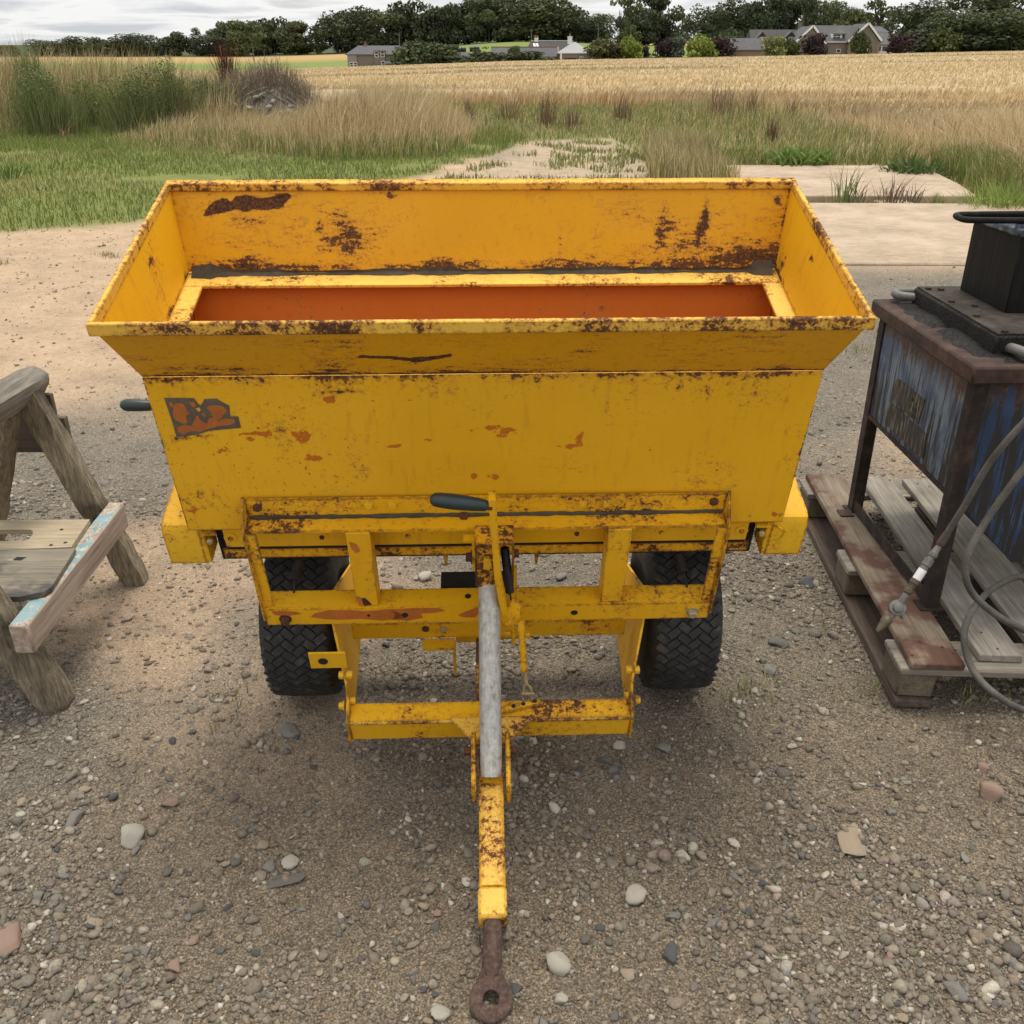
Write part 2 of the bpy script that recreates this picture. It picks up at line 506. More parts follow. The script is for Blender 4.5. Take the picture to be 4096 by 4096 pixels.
k = N('tyre_rubber'); co = k.obj(True); n = k.noise(co, 18, 5, .65); n2 = k.noise(co, 120, 3)
c = k.ramp(k.add(k.mul(n, .7), k.mul(n2, .3)), [(.36, (.011, .011, .011)), (.53, (.026, .025, .024)), (.70, (.10, .085, .064))])
k.bump(n2, .3, .0008); M['rubber'] = k.fin(c, .78)
M['sticker'] = plain('faded_sticker_remnant', (.105, .085, .060), .6, 0, .35, 60)
M['oldpaint'] = plain('orange_old_paint', (.42, .125, .022), .55, 0, .22, 35)
M['dirt'] = plain('caked_dirt', (.062, .050, .034), .95, 0, .5, 50, .004)
M['rustpatch'] = rusty('rust_patch', (.022, .011, .008), (.055, .024, .015), (.10, .045, .024), 120)

def wood(name, cols, grain=(30, 1.2, 30), stain=None, rough=.85, bd=.0025, rand=True):
    k = N(name); co = k.obj(rand)
    g = k.noise(k.scaled(co, grain), 2.2, 6, .65, .4); g2 = k.noise(k.scaled(co, tuple(x * 2.6 for x in grain)), 3.0, 4, .6)
    b = k.noise(co, 5, 4, .6)
    f = k.add(k.mul(g, .55), k.mul(g2, .3), k.mul(b, .35), -.1)
    c = k.ramp(f, [(.33, cols[0]), (.5, cols[1]), (.68, cols[2])])
    if stain:
        s = k.noise(co, stain[1], 4, .6)
        c = k.mix(k.mul(k.step(s, stain[2], stain[2] + .12), .85), c, stain[0])
    k.bump(k.add(k.mul(g2, .6), k.mul(g, .6)), .7, bd)
    return k.fin(c, rough)
M['pallet'] = wood('weathered_pallet_wood', [(.10, .085, .066), (.215, .19, .155), (.36, .33, .28)], (34, 1.3, 34))
M['pallet_x'] = wood('weathered_pallet_board', [(.10, .085, .066), (.20, .175, .14), (.34, .31, .26)], (1.3, 34, 34))
M['pallet_rust'] = wood('rust_stained_pallet_wood', [(.075, .052, .036), (.17, .13, .09), (.27, .22, .165)], (34, 1.3, 34), ((.075, .024, .014), 4.5, .44))
M['pallet_dark'] = wood('dark_pallet_runner', [(.032, .022, .016), (.075, .052, .037), (.14, .10, .07)], (30, 1.3, 30))  # darker brown wood tone for the runners
M['block'] = plain('pressed_pallet_block', (.115, .095, .062), .95, 0, .5, 160, .002, True)
M['log'] = wood('grey_weathered_pole', [(.040, .029, .019), (.185, .150, .100), (.40, .345, .25)], (46, 46, 2.2), ((.028, .018, .012), 4.0, .55), bd=.007)
M['log_y'] = wood('grey_weathered_beam', [(.055, .045, .036), (.165, .145, .115), (.29, .265, .22)], (40, 1.6, 40), bd=.005)
M['board'] = wood('dark_timber_board', [(.06, .045, .03), (.11, .085, .058), (.17, .135, .095)], (1.6, 40, 40))
M['ply'] = wood('pale_plywood', [(.19, .15, .095), (.34, .28, .185), (.47, .40, .285)], (1.5, 30, 30))
M['ply_grey'] = wood('stained_grey_plywood', [(.10, .085, .062), (.20, .175, .135), (.30, .27, .215)], (1.5, 30, 30), ((.045, .042, .042), 5.5, .55))
M['ply_edge'] = wood('plywood_edge', [(.06, .04, .022), (.13, .095, .055), (.22, .17, .10)], (1.5, 30, 120))
# rail with flaking blue paint on the upper face
k = N('flaking_blue_paint_wood'); co = k.obj()
g = k.noise(k.scaled(co, (30, 1.2, 30)), 2.2, 6, .65); n = k.noise(co, 34, 5, .7); n2 = k.noise(co, 9, 3)
wd = k.ramp(g, [(.34, (.20, .145, .105)), (.5, (.335, .255, .20)), (.66, (.45, .36, .29))])
geo = k.node("NewGeometry"); sx = k.node("SeparateXYZ"); k.lk(geo.outputs["Normal"], sx.inputs[0])
top = k.step(sx.outputs[2], .5, .8)
pv = k.add(k.mul(n, .8), k.mul(n2, .5))
bl = k.ramp(n2, [(.4, (.145, .25, .30)), (.6, (.235, .34, .36))])
c = k.mix(k.mul(top, k.step(pv, .60, .62)), wd, (.56, .49, .36))
c = k.mix(k.mul(top, k.step(pv, .635, .65)), c, bl)
k.bump(k.add(pv, k.mul(g, .4)), .6, .002); M['rail'] = k.fin(c, .8)

# tank: blue paint, light blue chalking, rust and tar runs; side blues toned lit, front shaded
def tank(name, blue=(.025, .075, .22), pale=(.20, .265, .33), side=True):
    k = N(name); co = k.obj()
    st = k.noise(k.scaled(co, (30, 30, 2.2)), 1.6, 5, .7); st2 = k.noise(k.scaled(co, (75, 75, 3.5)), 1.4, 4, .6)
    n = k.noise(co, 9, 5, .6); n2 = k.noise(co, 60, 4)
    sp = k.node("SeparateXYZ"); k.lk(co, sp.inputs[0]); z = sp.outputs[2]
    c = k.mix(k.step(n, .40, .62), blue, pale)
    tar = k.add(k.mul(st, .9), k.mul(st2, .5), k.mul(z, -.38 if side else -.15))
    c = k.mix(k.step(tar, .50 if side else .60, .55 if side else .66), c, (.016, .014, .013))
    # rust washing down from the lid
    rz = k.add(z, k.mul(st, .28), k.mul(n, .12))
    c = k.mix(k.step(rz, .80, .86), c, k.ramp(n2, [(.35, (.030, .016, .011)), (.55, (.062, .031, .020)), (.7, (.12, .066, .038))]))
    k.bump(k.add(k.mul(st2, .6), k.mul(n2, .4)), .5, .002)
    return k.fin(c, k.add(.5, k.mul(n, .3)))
M['tank'] = tank('tar_streaked_blue_lit_side', (.055, .085, .15), (.135, .175, .215))  # lighter copy of the blue: skylight on the left face put into the colour
M['tank_front'] = tank('tar_streaked_blue_shaded_front', (.012, .034, .09), (.030, .062, .14), False)  # darker copy of the same blue: the front's shade put into the colour
M['tanklid'] = rusty('rusty_tank_lid', (.022, .014, .011), (.062, .034, .025), (.12, .066, .044), 16)
k = N('cracked_tar'); co = k.obj(); v = k.voro(co, 55, 'DISTANCE_TO_EDGE'); n = k.noise(co, 30, 5, .7); n2 = k.noise(co, 7, 3)
c = k.ramp(k.add(k.mul(n, .7), k.mul(n2, .3)), [(.38, (.007, .006, .006)), (.58, (.019, .017, .015)), (.72, (.060, .050, .042))])
k.bump(k.add(k.mul(k.step(v, 0, .08), .5), k.mul(n, .8)), .9, .006); M['tar'] = k.fin(c, .7, 0, .25)
k = N('dusty_tar_plate'); co = k.obj(); n = k.noise(co, 12, 5, .65); n2 = k.noise(co, 70, 3)
c = k.ramp(k.add(k.mul(n, .7), k.mul(n2, .3)), [(.36, (.022, .018, .015)), (.52, (.050, .041, .034)), (.68, (.092, .077, .062))])
k.bump(n2, .5, .002); M['tarplate'] = k.fin(c, .85, 0, .2)
k = N('black_tar_runs'); co = k.obj(); n = k.noise(k.scaled(co, (30, 30, 1.8)), 2, 5, .65); n2 = k.noise(co, 40, 3)
c = k.ramp(k.add(k.mul(n, .8), k.mul(n2, .2)), [(.42, (.004, .004, .004)), (.60, (.010, .009, .008)), (.76, (.035, .030, .025))])
k.bump(k.add(n, k.mul(n2, .4)), .7, .004); M['tarbox'] = k.fin(c, .62, 0, .18)
k = N('tar_spattered_blue_lid'); co = k.obj(); n = k.noise(co, 14, 5, .65)
c = k.ramp(n, [(.40, (.015, .016, .018)), (.50, (.05, .08, .13)), (.62, (.25, .31, .36))])
k.bump(n, .6, .004); M['tarlid'] = k.fin(c, .45)
M['tankleg'] = rusty('rusty_tar_leg', (.010, .008, .007), (.024, .016, .013), (.070, .040, .030), 18)
k = N('tar_streaked_label'); co = k.obj(); st = k.noise(k.scaled(co, (40, 40, 5)), 2.4, 5, .7)
c = k.ramp(st, [(.48, (.012, .010, .009)), (.55, (.05, .042, .031)), (.63, (.19, .155, .11))])
M['plate'] = k.fin(c, .6)
k = N('braided_hose'); co = k.obj(); n = k.noise(co, 500, 2); n2 = k.noise(co, 14, 4)
c = k.ramp(k.add(k.mul(n, .5), k.mul(n2, .5)), [(.36, (.032, .029, .025)), (.5, (.075, .069, .060)), (.66, (.15, .14, .118))])
k.bump(n, .5, .0012); M['hose'] = k.fin(c, .75)
M['white_tape'] = plain('white_tape', (.72, .72, .70), .5, 0, .1, 60)
M['grey_metal'] = plain('dull_grey_alloy', (.15, .145, .135), .6, .3, .35, 90)
M['brown_metal'] = plain('brown_fitting', (.10, .075, .05), .55, .4, .4, 90)

# vegetation and things coloured by a per-vertex own colour
def vcol(name, rough=.8, trans=0.0, sc=0, spec=.25, tint=False):
    k = N(name); c = k.attr("col", "Color")
    if tint:
        rd = k.node("ObjectInfo").outputs["Random"]
        c = k.mix(1.0, c, k.ramp(rd, [(0, (.9, .95, .95)), (.5, (1.1, 1.1, 1.05)), (1, (1.4, 1.32, 1.1))]), 'MULTIPLY')
    if sc:
        n = k.noise(k.obj(), sc, 4, .6); c = k.mix(1.0, c, k.ramp(n, [(.3, (.72, .72, .72)), (.7, (1.22, 1.22, 1.22))]), 'MULTIPLY')
    k.fin(c, rough, 0, spec)
    if trans:
        tr = k.node("BsdfTranslucent"); k.lk(c, tr.inputs[0]); mx = k.node("MixShader"); mx.inputs[0].default_value = trans
        k.lk(k.b.outputs[0], mx.inputs[1]); k.lk(tr.outputs[0], mx.inputs[2]); k.lk(mx.outputs[0], k.out.inputs[0])
    return k.m
M['blade'] = vcol('grass_blades', .7, .3)
M['leaf'] = vcol('tree_leaves', .65, .22, 0, .25, True)
M['pebble'] = vcol('gravel_pebbles', .88, 0, 220)
M['bark'] = plain('tree_bark', (.07, .058, .045), .95, 0, .4, 3, .05)
k = N('loose_stone'); co = k.obj(True); n = k.noise(co, 60, 5, .7); sp = k.noise(co, 320, 2); oc = k.node("ObjectInfo").outputs["Color"]
c = k.mix(1.0, oc, k.ramp(k.add(k.mul(n, .6), k.mul(sp, .4)), [(.34, (.55, .55, .55)), (.5, (1, 1, 1)), (.66, (1.5, 1.48, 1.42))]), 'MULTIPLY')
k.bump(n, .7, .004); M['stone'] = k.fin(c, .88)

# the ground: own colour per place + grit
k = N('yard_ground'); p = k.pos(); base = k.attr("col", "Color"); gr = k.attr("grit")
n1 = k.noise(p, 3.1, 6, .65); n2 = k.noise(p, 34, 6, .7); v1 = k.node("TexVoronoi"); k.lk(p, v1.inputs["Vector"]); v1.inputs["Scale"].default_value = 130
v2 = k.node("TexVoronoi"); k.lk(p, v2.inputs["Vector"]); v2.inputs["Scale"].default_value = 52
sep = k.node("SeparateColor"); k.lk(v1.outputs["Color"], sep.inputs[0])
sep2 = k.node("SeparateColor"); k.lk(v2.outputs["Color"], sep2.inputs[0])
c = k.mix(1.0, base, k.ramp(k.add(k.mul(n1, .5), k.mul(n2, .5)), [(.34, (.70, .70, .70)), (.5, (1, 1, 1)), (.66, (1.28, 1.26, 1.22))]), 'MULTIPLY')
gc = k.ramp(sep.outputs[0], [(.0, (.045, .042, .038)), (.35, (.115, .103, .085)), (.7, (.185, .165, .132)), (.97, (.33, .29, .235))])
gm = k.mul(gr, k.step(k.add(sep.outputs[1], k.mul(n2, .6)), .55, .72))
c = k.mix(k.mul(gm, .42), c, gc)
n4 = k.noise(p, 210, 4, .75)
c = k.mix(k.mul(gr, .8), c, k.mix(1.0, c, k.ramp(n4, [(.36, (.28, .28, .29)), (.5, (.95, .95, .95)), (.64, (2.3, 2.25, 2.15))]), 'MULTIPLY'))
h = k.add(k.mul(k.mul(n4, gr), .45), k.mul(k.mul(v1.outputs["Distance"], gr), -.4), k.mul(n2, .55), k.mul(n1, .3), k.mul(k.mul(v2.outputs["Distance"], gr), -.35))
k.bump(h, 1.0, .014); M['ground'] = k.fin(c, .92, 0, .15)
k = N('concrete'); co = k.pos(); n = k.noise(co, 1.4, 6, .65); n2 = k.noise(k.scaled(co, (1, 3, 1)), 6, 5, .7); n3 = k.noise(co, 60, 4)
c = k.ramp(k.add(k.mul(n, .45), k.mul(n2, .35), k.mul(n3, .2)), [(.36, (.20, .16, .115)), (.48, (.36, .275, .19)), (.64, (.50, .40, .30))])
k.bump(k.add(n3, n2), .4, .006); M['concrete'] = k.fin(c, .9)
M['slate'] = plain('grey_slate_roof', (.080, .082, .086), .8, 0, .25, 1.2, .01)
M['slate_dark'] = plain('dark_slate_roof', (.045, .042, .040), .8, 0, .25, 1.2, .01)
M['roof_light'] = plain('light_metal_roof', (.27, .27, .275), .6, 0, .12, 1.2, .01)
M['harl'] = plain('brown_grey_harled_wall', (.17, .150, .125), .95, 0, .12, 2, .02)
M['harl_grey'] = plain('grey_harled_wall', (.21, .20, .185), .95, 0, .12, 2, .02)
M['sandstone'] = plain('stone_wall', (.23, .175, .12), .95, 0, .2, 3, .02)
M['white'] = plain('white_painted_trim', (.72, .72, .70), .6, 0, .08, 3, .002)
M['glass'] = plain('dark_window_glass', (.02, .024, .028), .15, 0, .2, 1, .0)
M['pot'] = plain('clay_chimney_pot', (.30, .14, .08), .9, 0, .2, 4, .01)
M['bale'] = plain('black_bale_wrap', (.012, .012, .013), .4, 0, .3, 3, .01)
M['pole'] = plain('grey_timber_pole', (.13, .115, .095), .95, 0, .2, 2, .01)

M['branch'] = plain('dead_grey_branch', (.24, .21, .175), .95, 0, .3, 8, .004, True)
# ------------------------------------------------------------------ the setting: ground
def inpoly(x, y, poly): return sdf_poly(x, y, poly) < 0
LAWN = [(-16, 9.0), (-5, 9.4), (-3.9, 10.2), (-2.7, 11.6), (-1.9, 13.4), (-1.1, 14.6), (-.3, 17), (.3, 20), (-.2, 23), (-1.5, 17.2), (-4.6, 18.0), (-6, 20), (-8, 22.8), (-16, 21.5)]
TRACK = [(-1.0, 13.6), (-.4, 16), (.2, 19.4), (1.0, 20.4), (2.0, 19.8), (2.2, 16), (2.6, 13.4), (2.2, 9), (-2.5, 9)]
ROUGH = [(-.2, 19.5), (2.0, 20.5), (2.3, 16), (2.9, 14.2), (3.6, 15.6), (6.0, 15.6), (6.4, 13), (5.9, 11.2), (7.5, 11), (7.2, 18), (6.8, 26), (4.5, 31), (-2, 33), (-5, 30), (-1.5, 24)]
WHEAT_NEAR = [(-9, 36), (-2, 32.6), (4.2, 31.2), (6.5, 26), (6.9, 18), (6.6, 14), (6.15, 11.6), (6.8, 10.5), (14, 9.5), (30, 30), (40, 52), (-16, 52)]
def ground_colour(x, y):
    X = x / np.maximum(y, 1) * 240
    n = fnoise(x, y, .9, 2, 4); n2 = fnoise(x, y, .35, 9, 3)
    gravel = np.array([.20, .175, .14]); sand = np.array([.41, .30, .20]); soil = np.array([.205, .160, .113])
    grass = np.array([.155, .175, .050]); dry = np.array([.24, .18, .085]); straw = np.array([.40, .27, .115]); past = np.array([.17, .215, .06])
    # yard: gravel close by, sandy further back and to the left
    ws = smooth(2.4, 4.6, y + (n - .5) * 3.0 - .9 * smooth(0, -2.2, x) * 1.2) * smooth(.40, .56, n2 + .10 * smooth(3.5, 7, y) + .12 * smooth(-.2, -1.8, x))
    ws = np.maximum(ws, .75 * smooth(.50, .68, n) * smooth(.5, -.8, x) * smooth(1.3, 2.3, y))
    wsoil = .8 * smooth(.45, .62, n2) * (1 - smooth(2.6, 3.6, y))
    c = gravel[None] * np.ones((len(x), 1))
    c = c * (1 - wsoil[:, None]) + soil * wsoil[:, None]
    c = c * (1 - ws[:, None]) + sand * ws[:, None]
    def lay(c, w, col): return c * (1 - w[:, None]) + np.array(col) * w[:, None]
    j = (n - .5) * 1.6
    wg = smooth(.25, -.25, sdf_poly(x, y, LAWN) + j * .8)
    c = lay(c, wg, grass)
    wt = smooth(9.2, 10.5, y + j); c = lay(c, wt * smooth(.4, -.5, sdf_poly(x, y, TRACK) + j * .8), (.36, .285, .20))
    wr = smooth(.3, -.3, sdf_poly(x, y, ROUGH) + j * .5); c = lay(c, wr, (.17, .17, .06))
    tall = smooth(17, 18.5, y + j + smooth(-6, -9, x) * -3.5) * smooth(-.5, -2.0, x)
    c = lay(c, tall * (1 - wg), (.19, .15, .075))
    c = lay(c, smooth(.2, -.2, sdf_poly(x, y, WHEAT_NEAR)), (.21, .135, .060))
    c = lay(c, smooth(40, 46, y), (.33, .22, .10))
    far = smooth(241, 244, y); c = lay(c, far, past)
    c = lay(c, smooth(284, 290, y) * smooth(-18, -26, X), straw)
    c = lay(c, smooth(321, 326, y), (.06, .075, .03))
    c = lay(c, smooth(336, 345, y) * smooth(20, 30, X), straw)
    grit = np.clip((1 - .7 * ws) * (1 - wg) * (1 - smooth(8.5, 10, y)) , 0, 1)
    return c, grit
ys = np.concatenate([np.arange(-2, .9, .3), np.arange(.9, 3.6, .035), np.arange(3.6, 8, .1), np.arange(8, 36, .3), 36 * 1.04 ** np.arange(0, 62), [520, 700, 1000, 1500, 2200]])
xs_ = np.concatenate([[-2500, -1200, -600, -300], -np.arange(200, 30, -12.0), -np.arange(30, 12, -1.5), -np.arange(12, 2.6, -.25), np.arange(-2.6, 2.6, .04), np.arange(2.6, 12, .25), np.arange(12, 30, 1.5), np.arange(30, 200, 12.0), [200, 300, 600, 1200, 2500]])
GX, GY = np.meshgrid(xs_, ys); gx, gy = GX.ravel(), GY.ravel()
gz = gh(gx, gy)
gc_, grit_ = ground_colour(gx, gy)
idx = np.arange(len(gx)).reshape(GX.shape)
gq = np.stack([idx[:-1, :-1], idx[:-1, 1:], idx[1:, 1:], idx[1:, :-1]], -1).reshape(-1, 4)
me = fast_mesh("ground", np.stack([gx, gy, gz], 1), gq, col=gc_, smoothf=True, attrs={"grit": grit_})
tag(link("ground", me, M['ground']), kind="structure")

# concrete slabs with the weedy drain between them
def slab(name, poly, z0, z1):
    b = B(); b.prism(poly, 'z', z0, z1, .012); return tag(b.build(name, M['concrete']), kind="structure")
slab("concrete_slab", [(1.6, 8.0), (3.72, 7.93), (5.6, 7.9), (5.95, 11.3), (2.3, 11.42)], -.16, .012)
slab("concrete_slab", [(2.45, 12.0), (5.62, 11.95), (5.85, 12.95), (2.6, 13.02)], -.16, .012)
slab("concrete_slab", [(2.62, 13.05), (5.87, 12.98), (6.25, 15.3), (3.1, 15.35)], -.16, .010)
slab("concrete_slab", [(5.25, 11.4), (5.95, 11.35), (6.05, 11.9), (5.62, 11.92)], -.16, .0)
b = B(); b.box((4.35, 11.5, -.14), (4.75, 11.9, -.03), bev=.01); tag(b.build("concrete_slab", M['concrete']), kind="structure")

# ------------------------------------------------------------------ grass and crop (nobody could count them)
def sample_poly(poly, n, r=rng):
    P = np.array(poly); lo, hi = P.min(0), P.max(0); out = np.zeros((0, 2))
    while len(out) < n:
        q = lo + r.random((n * 2, 2)) * (hi - lo)
        out = np.vstack([out, q[inpoly(q[:, 0], q[:, 1], poly)]])
    return out[:n]
def blades(xy, h, w, cols, lean=.25, wind=(0.0, 0.0), z=None, tipcol=1.0, r=rng):
    n = len(xy); h = np.broadcast_to(h, (n,)); w = np.broadcast_to(w, (n,))
    z = gh(xy[:, 0], xy[:, 1]) if z is None else z
    a = r.random(n) * 2 * np.pi; f = r.random(n) * np.pi
    L = np.abs(r.normal(0, lean, n))
    dx = np.cos(a) * L + wind[0]; dy = np.sin(a) * L + wind[1]
    base = np.stack([xy[:, 0], xy[:, 1], z - .01], 1)
    side = np.stack([np.cos(f), np.sin(f) * .5, 0 * f], 1) * (w / 2)[:, None]
    mid = base + np.stack([dx * h * .30, dy * h * .30, h * .58], 1)
    tip = base + np.stack([dx * h, dy * h, h * np.sqrt(np.clip(1 - .5 * (dx ** 2 + dy ** 2), .2, 1))], 1)
    V = np.stack([base - side, base + side, mid + side * .9, mid - side * .9, tip], 1).reshape(-1, 3)
    i = np.arange(n)[:, None] * 5
    q = i + np.array([[0, 1, 2, 3]]); t = i + np.array([[3, 2, 4]])
    c = np.asarray(cols)[:, None, :] * np.array([1.0, 1.0, 1.0, 1.0, tipcol])[None, :, None]
    return V, q, t, c.reshape(-1, 3)
def palette(n, cols, j=.18, r=rng):
    C = np.array(cols)[r.integers(0, len(cols), n)]
    return C * (1 + r.normal(0, j, (n, 1))).clip(.5, 1.6) * (1 + r.normal(0, .028, (n, 3)))
def joinb(name, parts, mat, kind="stuff", label=None, cat=None):
    Vs, Q, T, C = [], [], [], []; o = 0
    for V, q, t, c in parts:
        Vs.append(V); Q.append(q + o); T.append(t + o); C.append(c); o += len(V)
    me = fast_mesh(name, np.vstack(Vs), np.vstack(Q), np.vstack(T), np.clip(np.vstack(C), 0, 1))
    ob = link(name, me, mat); tag(ob, label, cat, None, kind); return ob
GREEN = [(.155, .205, .045), (.20, .24, .06), (.12, .165, .04), (.25, .255, .09)]
DRYG = [(.52, .41, .225), (.43, .33, .165), (.60, .48, .28), (.35, .27, .13)]
MIXG = [(.20, .21, .07), (.31, .28, .12), (.16, .185, .055), (.42, .34, .18)]

xy = sample_poly(LAWN, 62000); xy = xy[fnoise(xy[:, 0], xy[:, 1], .9, 2, 4) < .68]
nn = len(xy); hh = (.05 + .07 * rng.random(nn)) * (1 + .9 * smooth(14, 20, xy[:, 1]))
pl = palette(nn, GREEN); dr = (fnoise(xy[:, 0], xy[:, 1], .6, 21) > .55)[:, None] & (rng.random((nn, 1)) < .55)
pl = np.where(dr, palette(nn, MIXG), pl)
joinb("lawn_grass", [blades(xy, hh, .011, pl, .75)], M['blade'], label="short green grass patch on the left behind the yard", cat="grass")

# tall dry grass in the middle, left of the track
T1 = [(-7.6, 19), (-5.6, 18.2), (-4.2, 17.2), (-3.0, 16.4), (-1.6, 16.8), (-.9, 18), (-.75, 20), (-1.0, 24), (-3, 27), (-8, 27)]
xy = sample_poly(T1, 17000); nn = len(xy)
edge = smooth(0, 1.0, -sdf_poly(xy[:, 0], xy[:, 1], T1))
hh = (.34 + .50 * edge) * (.45 + .8 * rng.random(nn)) * (1 - .45 * smooth(-3.4, -4.6, xy[:, 0])) * (.75 + .5 * fnoise(xy[:, 0], xy[:, 1], 1.2, 41))
P1 = blades(xy, hh, .013, palette(nn, DRYG), .34, (.14, 0))
P1b = blades(xy[:6000] + rng.normal(0, .3, (6000, 2)), hh[:6000] * 1.15, .007, palette(6000, DRYG), .35, (.2, 0))
T2 = [(-14, 21.4), (-11, 21.2), (-9.6, 22.3), (-8, 22.3), (-6.2, 20.2), (-5.4, 21), (-5.2, 28), (-18, 29)]
xy = sample_poly(T2, 20000); nn = len(xy)
edge = smooth(0, .9, -sdf_poly(xy[:, 0], xy[:, 1], T2)); left = smooth(-7.5, -9.5, xy[:, 0])
hh = (.45 + (.60 + .45 * left) * edge) * (.45 + .75 * rng.random(nn)) * (.7 + .6 * fnoise(xy[:, 0], xy[:, 1], .9, 43))
P2 = blades(xy, hh, .014, palette(nn, DRYG + [(.20, .17, .07), (.16, .18, .06)]), .26, (.10, 0))
T3 = [(-8.5, 20.9), (-5.0, 18.0), (-2.9, 16.0), (-1.4, 16.4), (-.8, 17.8), (-1.4, 18.4), (-5, 20), (-8.2, 23)]
xy = sample_poly(T3, 5000); P3 = blades(xy, .18 + .2 * rng.random(5000), .016, palette(5000, MIXG + GREEN), .4)
joinb("tall_dry_grass", [P1, P1b, P2, P3], M['blade'], label="tall pale dry grass standing behind the lawn", cat="grass")

# rough grass right of the track and across the middle
xy = sample_poly(ROUGH, 30000); nn = len(xy)
bare = inpoly(xy[:, 0], xy[:, 1], [(2.4, 11.5), (6.1, 11), (6.35, 15.5), (2.9, 15.6)])
xy = xy[~bare]; nn = len(xy)
fr = smooth(3.3, 2.2, xy[:, 0]) * smooth(18.5, 14, xy[:, 1]) + .0
yy = smooth(18, 25, xy[:, 1]); rg = smooth(3.2, 6.0, xy[:, 0])
hh = (.09 + .17 * yy * (.4 + .6 * rg) + .20 * rg) * (.6 + .8 * rng.random(nn))
dry = rng.random(nn) < (.12 + .45 * fnoise(xy[:, 0], xy[:, 1], .5, 31) * (.5 + rg))
pc = np.where(dry[:, None], palette(nn, DRYG), palette(nn, GREEN + MIXG))
R1 = blades(xy, hh, .013, pc, .5, (.08, 0))
TUFT = [(1.85, 12.9), (2.9, 12.6), (3.05, 15.0), (3.4, 16.8), (2.2, 17.0)]
xy = sample_poly(TUFT, 5000); R2 = blades(xy, .25 + .32 * rng.random(5000), .012, palette(5000, DRYG + MIXG + [(.30, .29, .13)]), .28, (-.05, 0))
tr = sample_poly(TRACK, 11000); tr = tr[(tr[:, 1] > 12.5) & (fnoise(tr[:, 0], tr[:, 1], 1.4, 77) > .555)]
R3 = blades(tr, .05 + .09 * rng.random(len(tr)), .016, palette(len(tr), GREEN + MIXG), .5)
EDG = [(5.7, 11.0), (6.6, 10.2), (9, 9.6), (7.4, 12.5), (7.0, 15.5), (6.4, 15.4)]
xy = sample_poly(EDG, 6000); R4 = blades(xy, .18 + .30 * rng.random(6000), .014, palette(6000, GREEN + GREEN + MIXG), .35, (-.1, 0))
ed2 = sample_poly([(2.9, 15.35), (6.3, 15.3), (6.4, 16.6), (3.0, 16.8)], 2600); R5 = blades(ed2, .08 + .16 * rng.random(2600), .016, palette(2600, GREEN + MIXG), .45)
joinb("rough_grass", [R1, R2, R3, R4, R5], M['blade'], label="rough green and dry grass beside the track and slabs", cat="grass")

# cereal crop: standing stalks at the near edges, the closed canopy beyond
STRAW = [(.62, .485, .285), (.54, .415, .225), (.70, .57, .36), (.46, .34, .175)]
xy = sample_poly([(-9, 37), (-2, 32.7), (4.2, 31.3), (6.5, 26.2), (9.5, 26), (9, 34), (-9, 41)], 17000)
W1 = blades(xy, .34 + .16 * rng.random(len(xy)), .022, palette(len(xy), STRAW + [(.42, .26, .11), (.48, .30, .13)]), .22, (.10, 0))
xy = sample_poly([(6.15, 11.6), (6.9, 10.6), (13, 9.6), (20, 22), (13, 27), (6.5, 26), (6.9, 18), (6.6, 14)], 42000)
e = smooth(0, 1.2, -sdf_poly(xy[:, 0], xy[:, 1], [(6.15, 11.6), (6.9, 10.6), (30, 9.6), (30, 27), (6.5, 26), (6.9, 18), (6.6, 14)]))
W2 = blades(xy, (.38 + .48 * e * smooth(24, 15, xy[:, 1])) * (.7 + .45 * rng.random(len(xy))), .012, palette(len(xy), STRAW), .42, (-.20, 0))
W2[2]; 
vv = rng.random((100000, 2)); Yw = 14 * (236 / 14) ** (vv[:, 0]); Xw = (-.32 + 1.0 * vv[:, 1]) * Yw
ok = (sdf_poly(Xw, Yw, WHEAT_NEAR) < -.8) | (Yw > 50)
xy = np.stack([Xw, Yw], 1)[ok]; nn = len(xy)
patch = fnoise(xy[:, 0] * .35, xy[:, 1], .09, 51)
pc = palette(nn, STRAW, .14) * (1 - .35 * smooth(.58, .70, patch))[:, None]
W3 = blades(xy, .20 + .12 * rng.random(nn), .008 + .0010 * xy[:, 1], pc, .5, (.2, 0), gh(xy[:, 0], xy[:, 1]) + .24 + .06 * smooth(30, 36, xy[:, 1]))
# canopy sheet
yc = 34 * (242 / 34) ** np.linspace(0, 1, 150); tc_ = np.linspace(-.34, .95, 330)
YC, TC = np.meshgrid(yc, tc_, indexing='ij'); XC = YC * TC
cz = gh(XC, YC) + .40 + .10 * (fnoise(XC, YC, 1.1, 61) - .5) + .12 * (fnoise(XC, YC, .12, 63) - .5)
cz[0, :] -= .3
keep = np.ones(XC.shape, bool)
ic = np.arange(XC.size).reshape(XC.shape)
cq = np.stack([ic[:-1, :-1], ic[:-1, 1:], ic[1:, 1:], ic[1:, :-1]], -1).reshape(-1, 4)
pt = fnoise(XC * .35, YC, .09, 51).ravel(); fine = fnoise(XC, YC, .9, 65).ravel()
cc = np.array([.57, .445, .255])[None] * (1 - .35 * smooth(.58, .70, pt))[:, None] * (.8 + .4 * fine)[:, None]
cz2 = np.stack([XC.ravel(), YC.ravel(), cz.ravel()], 1)
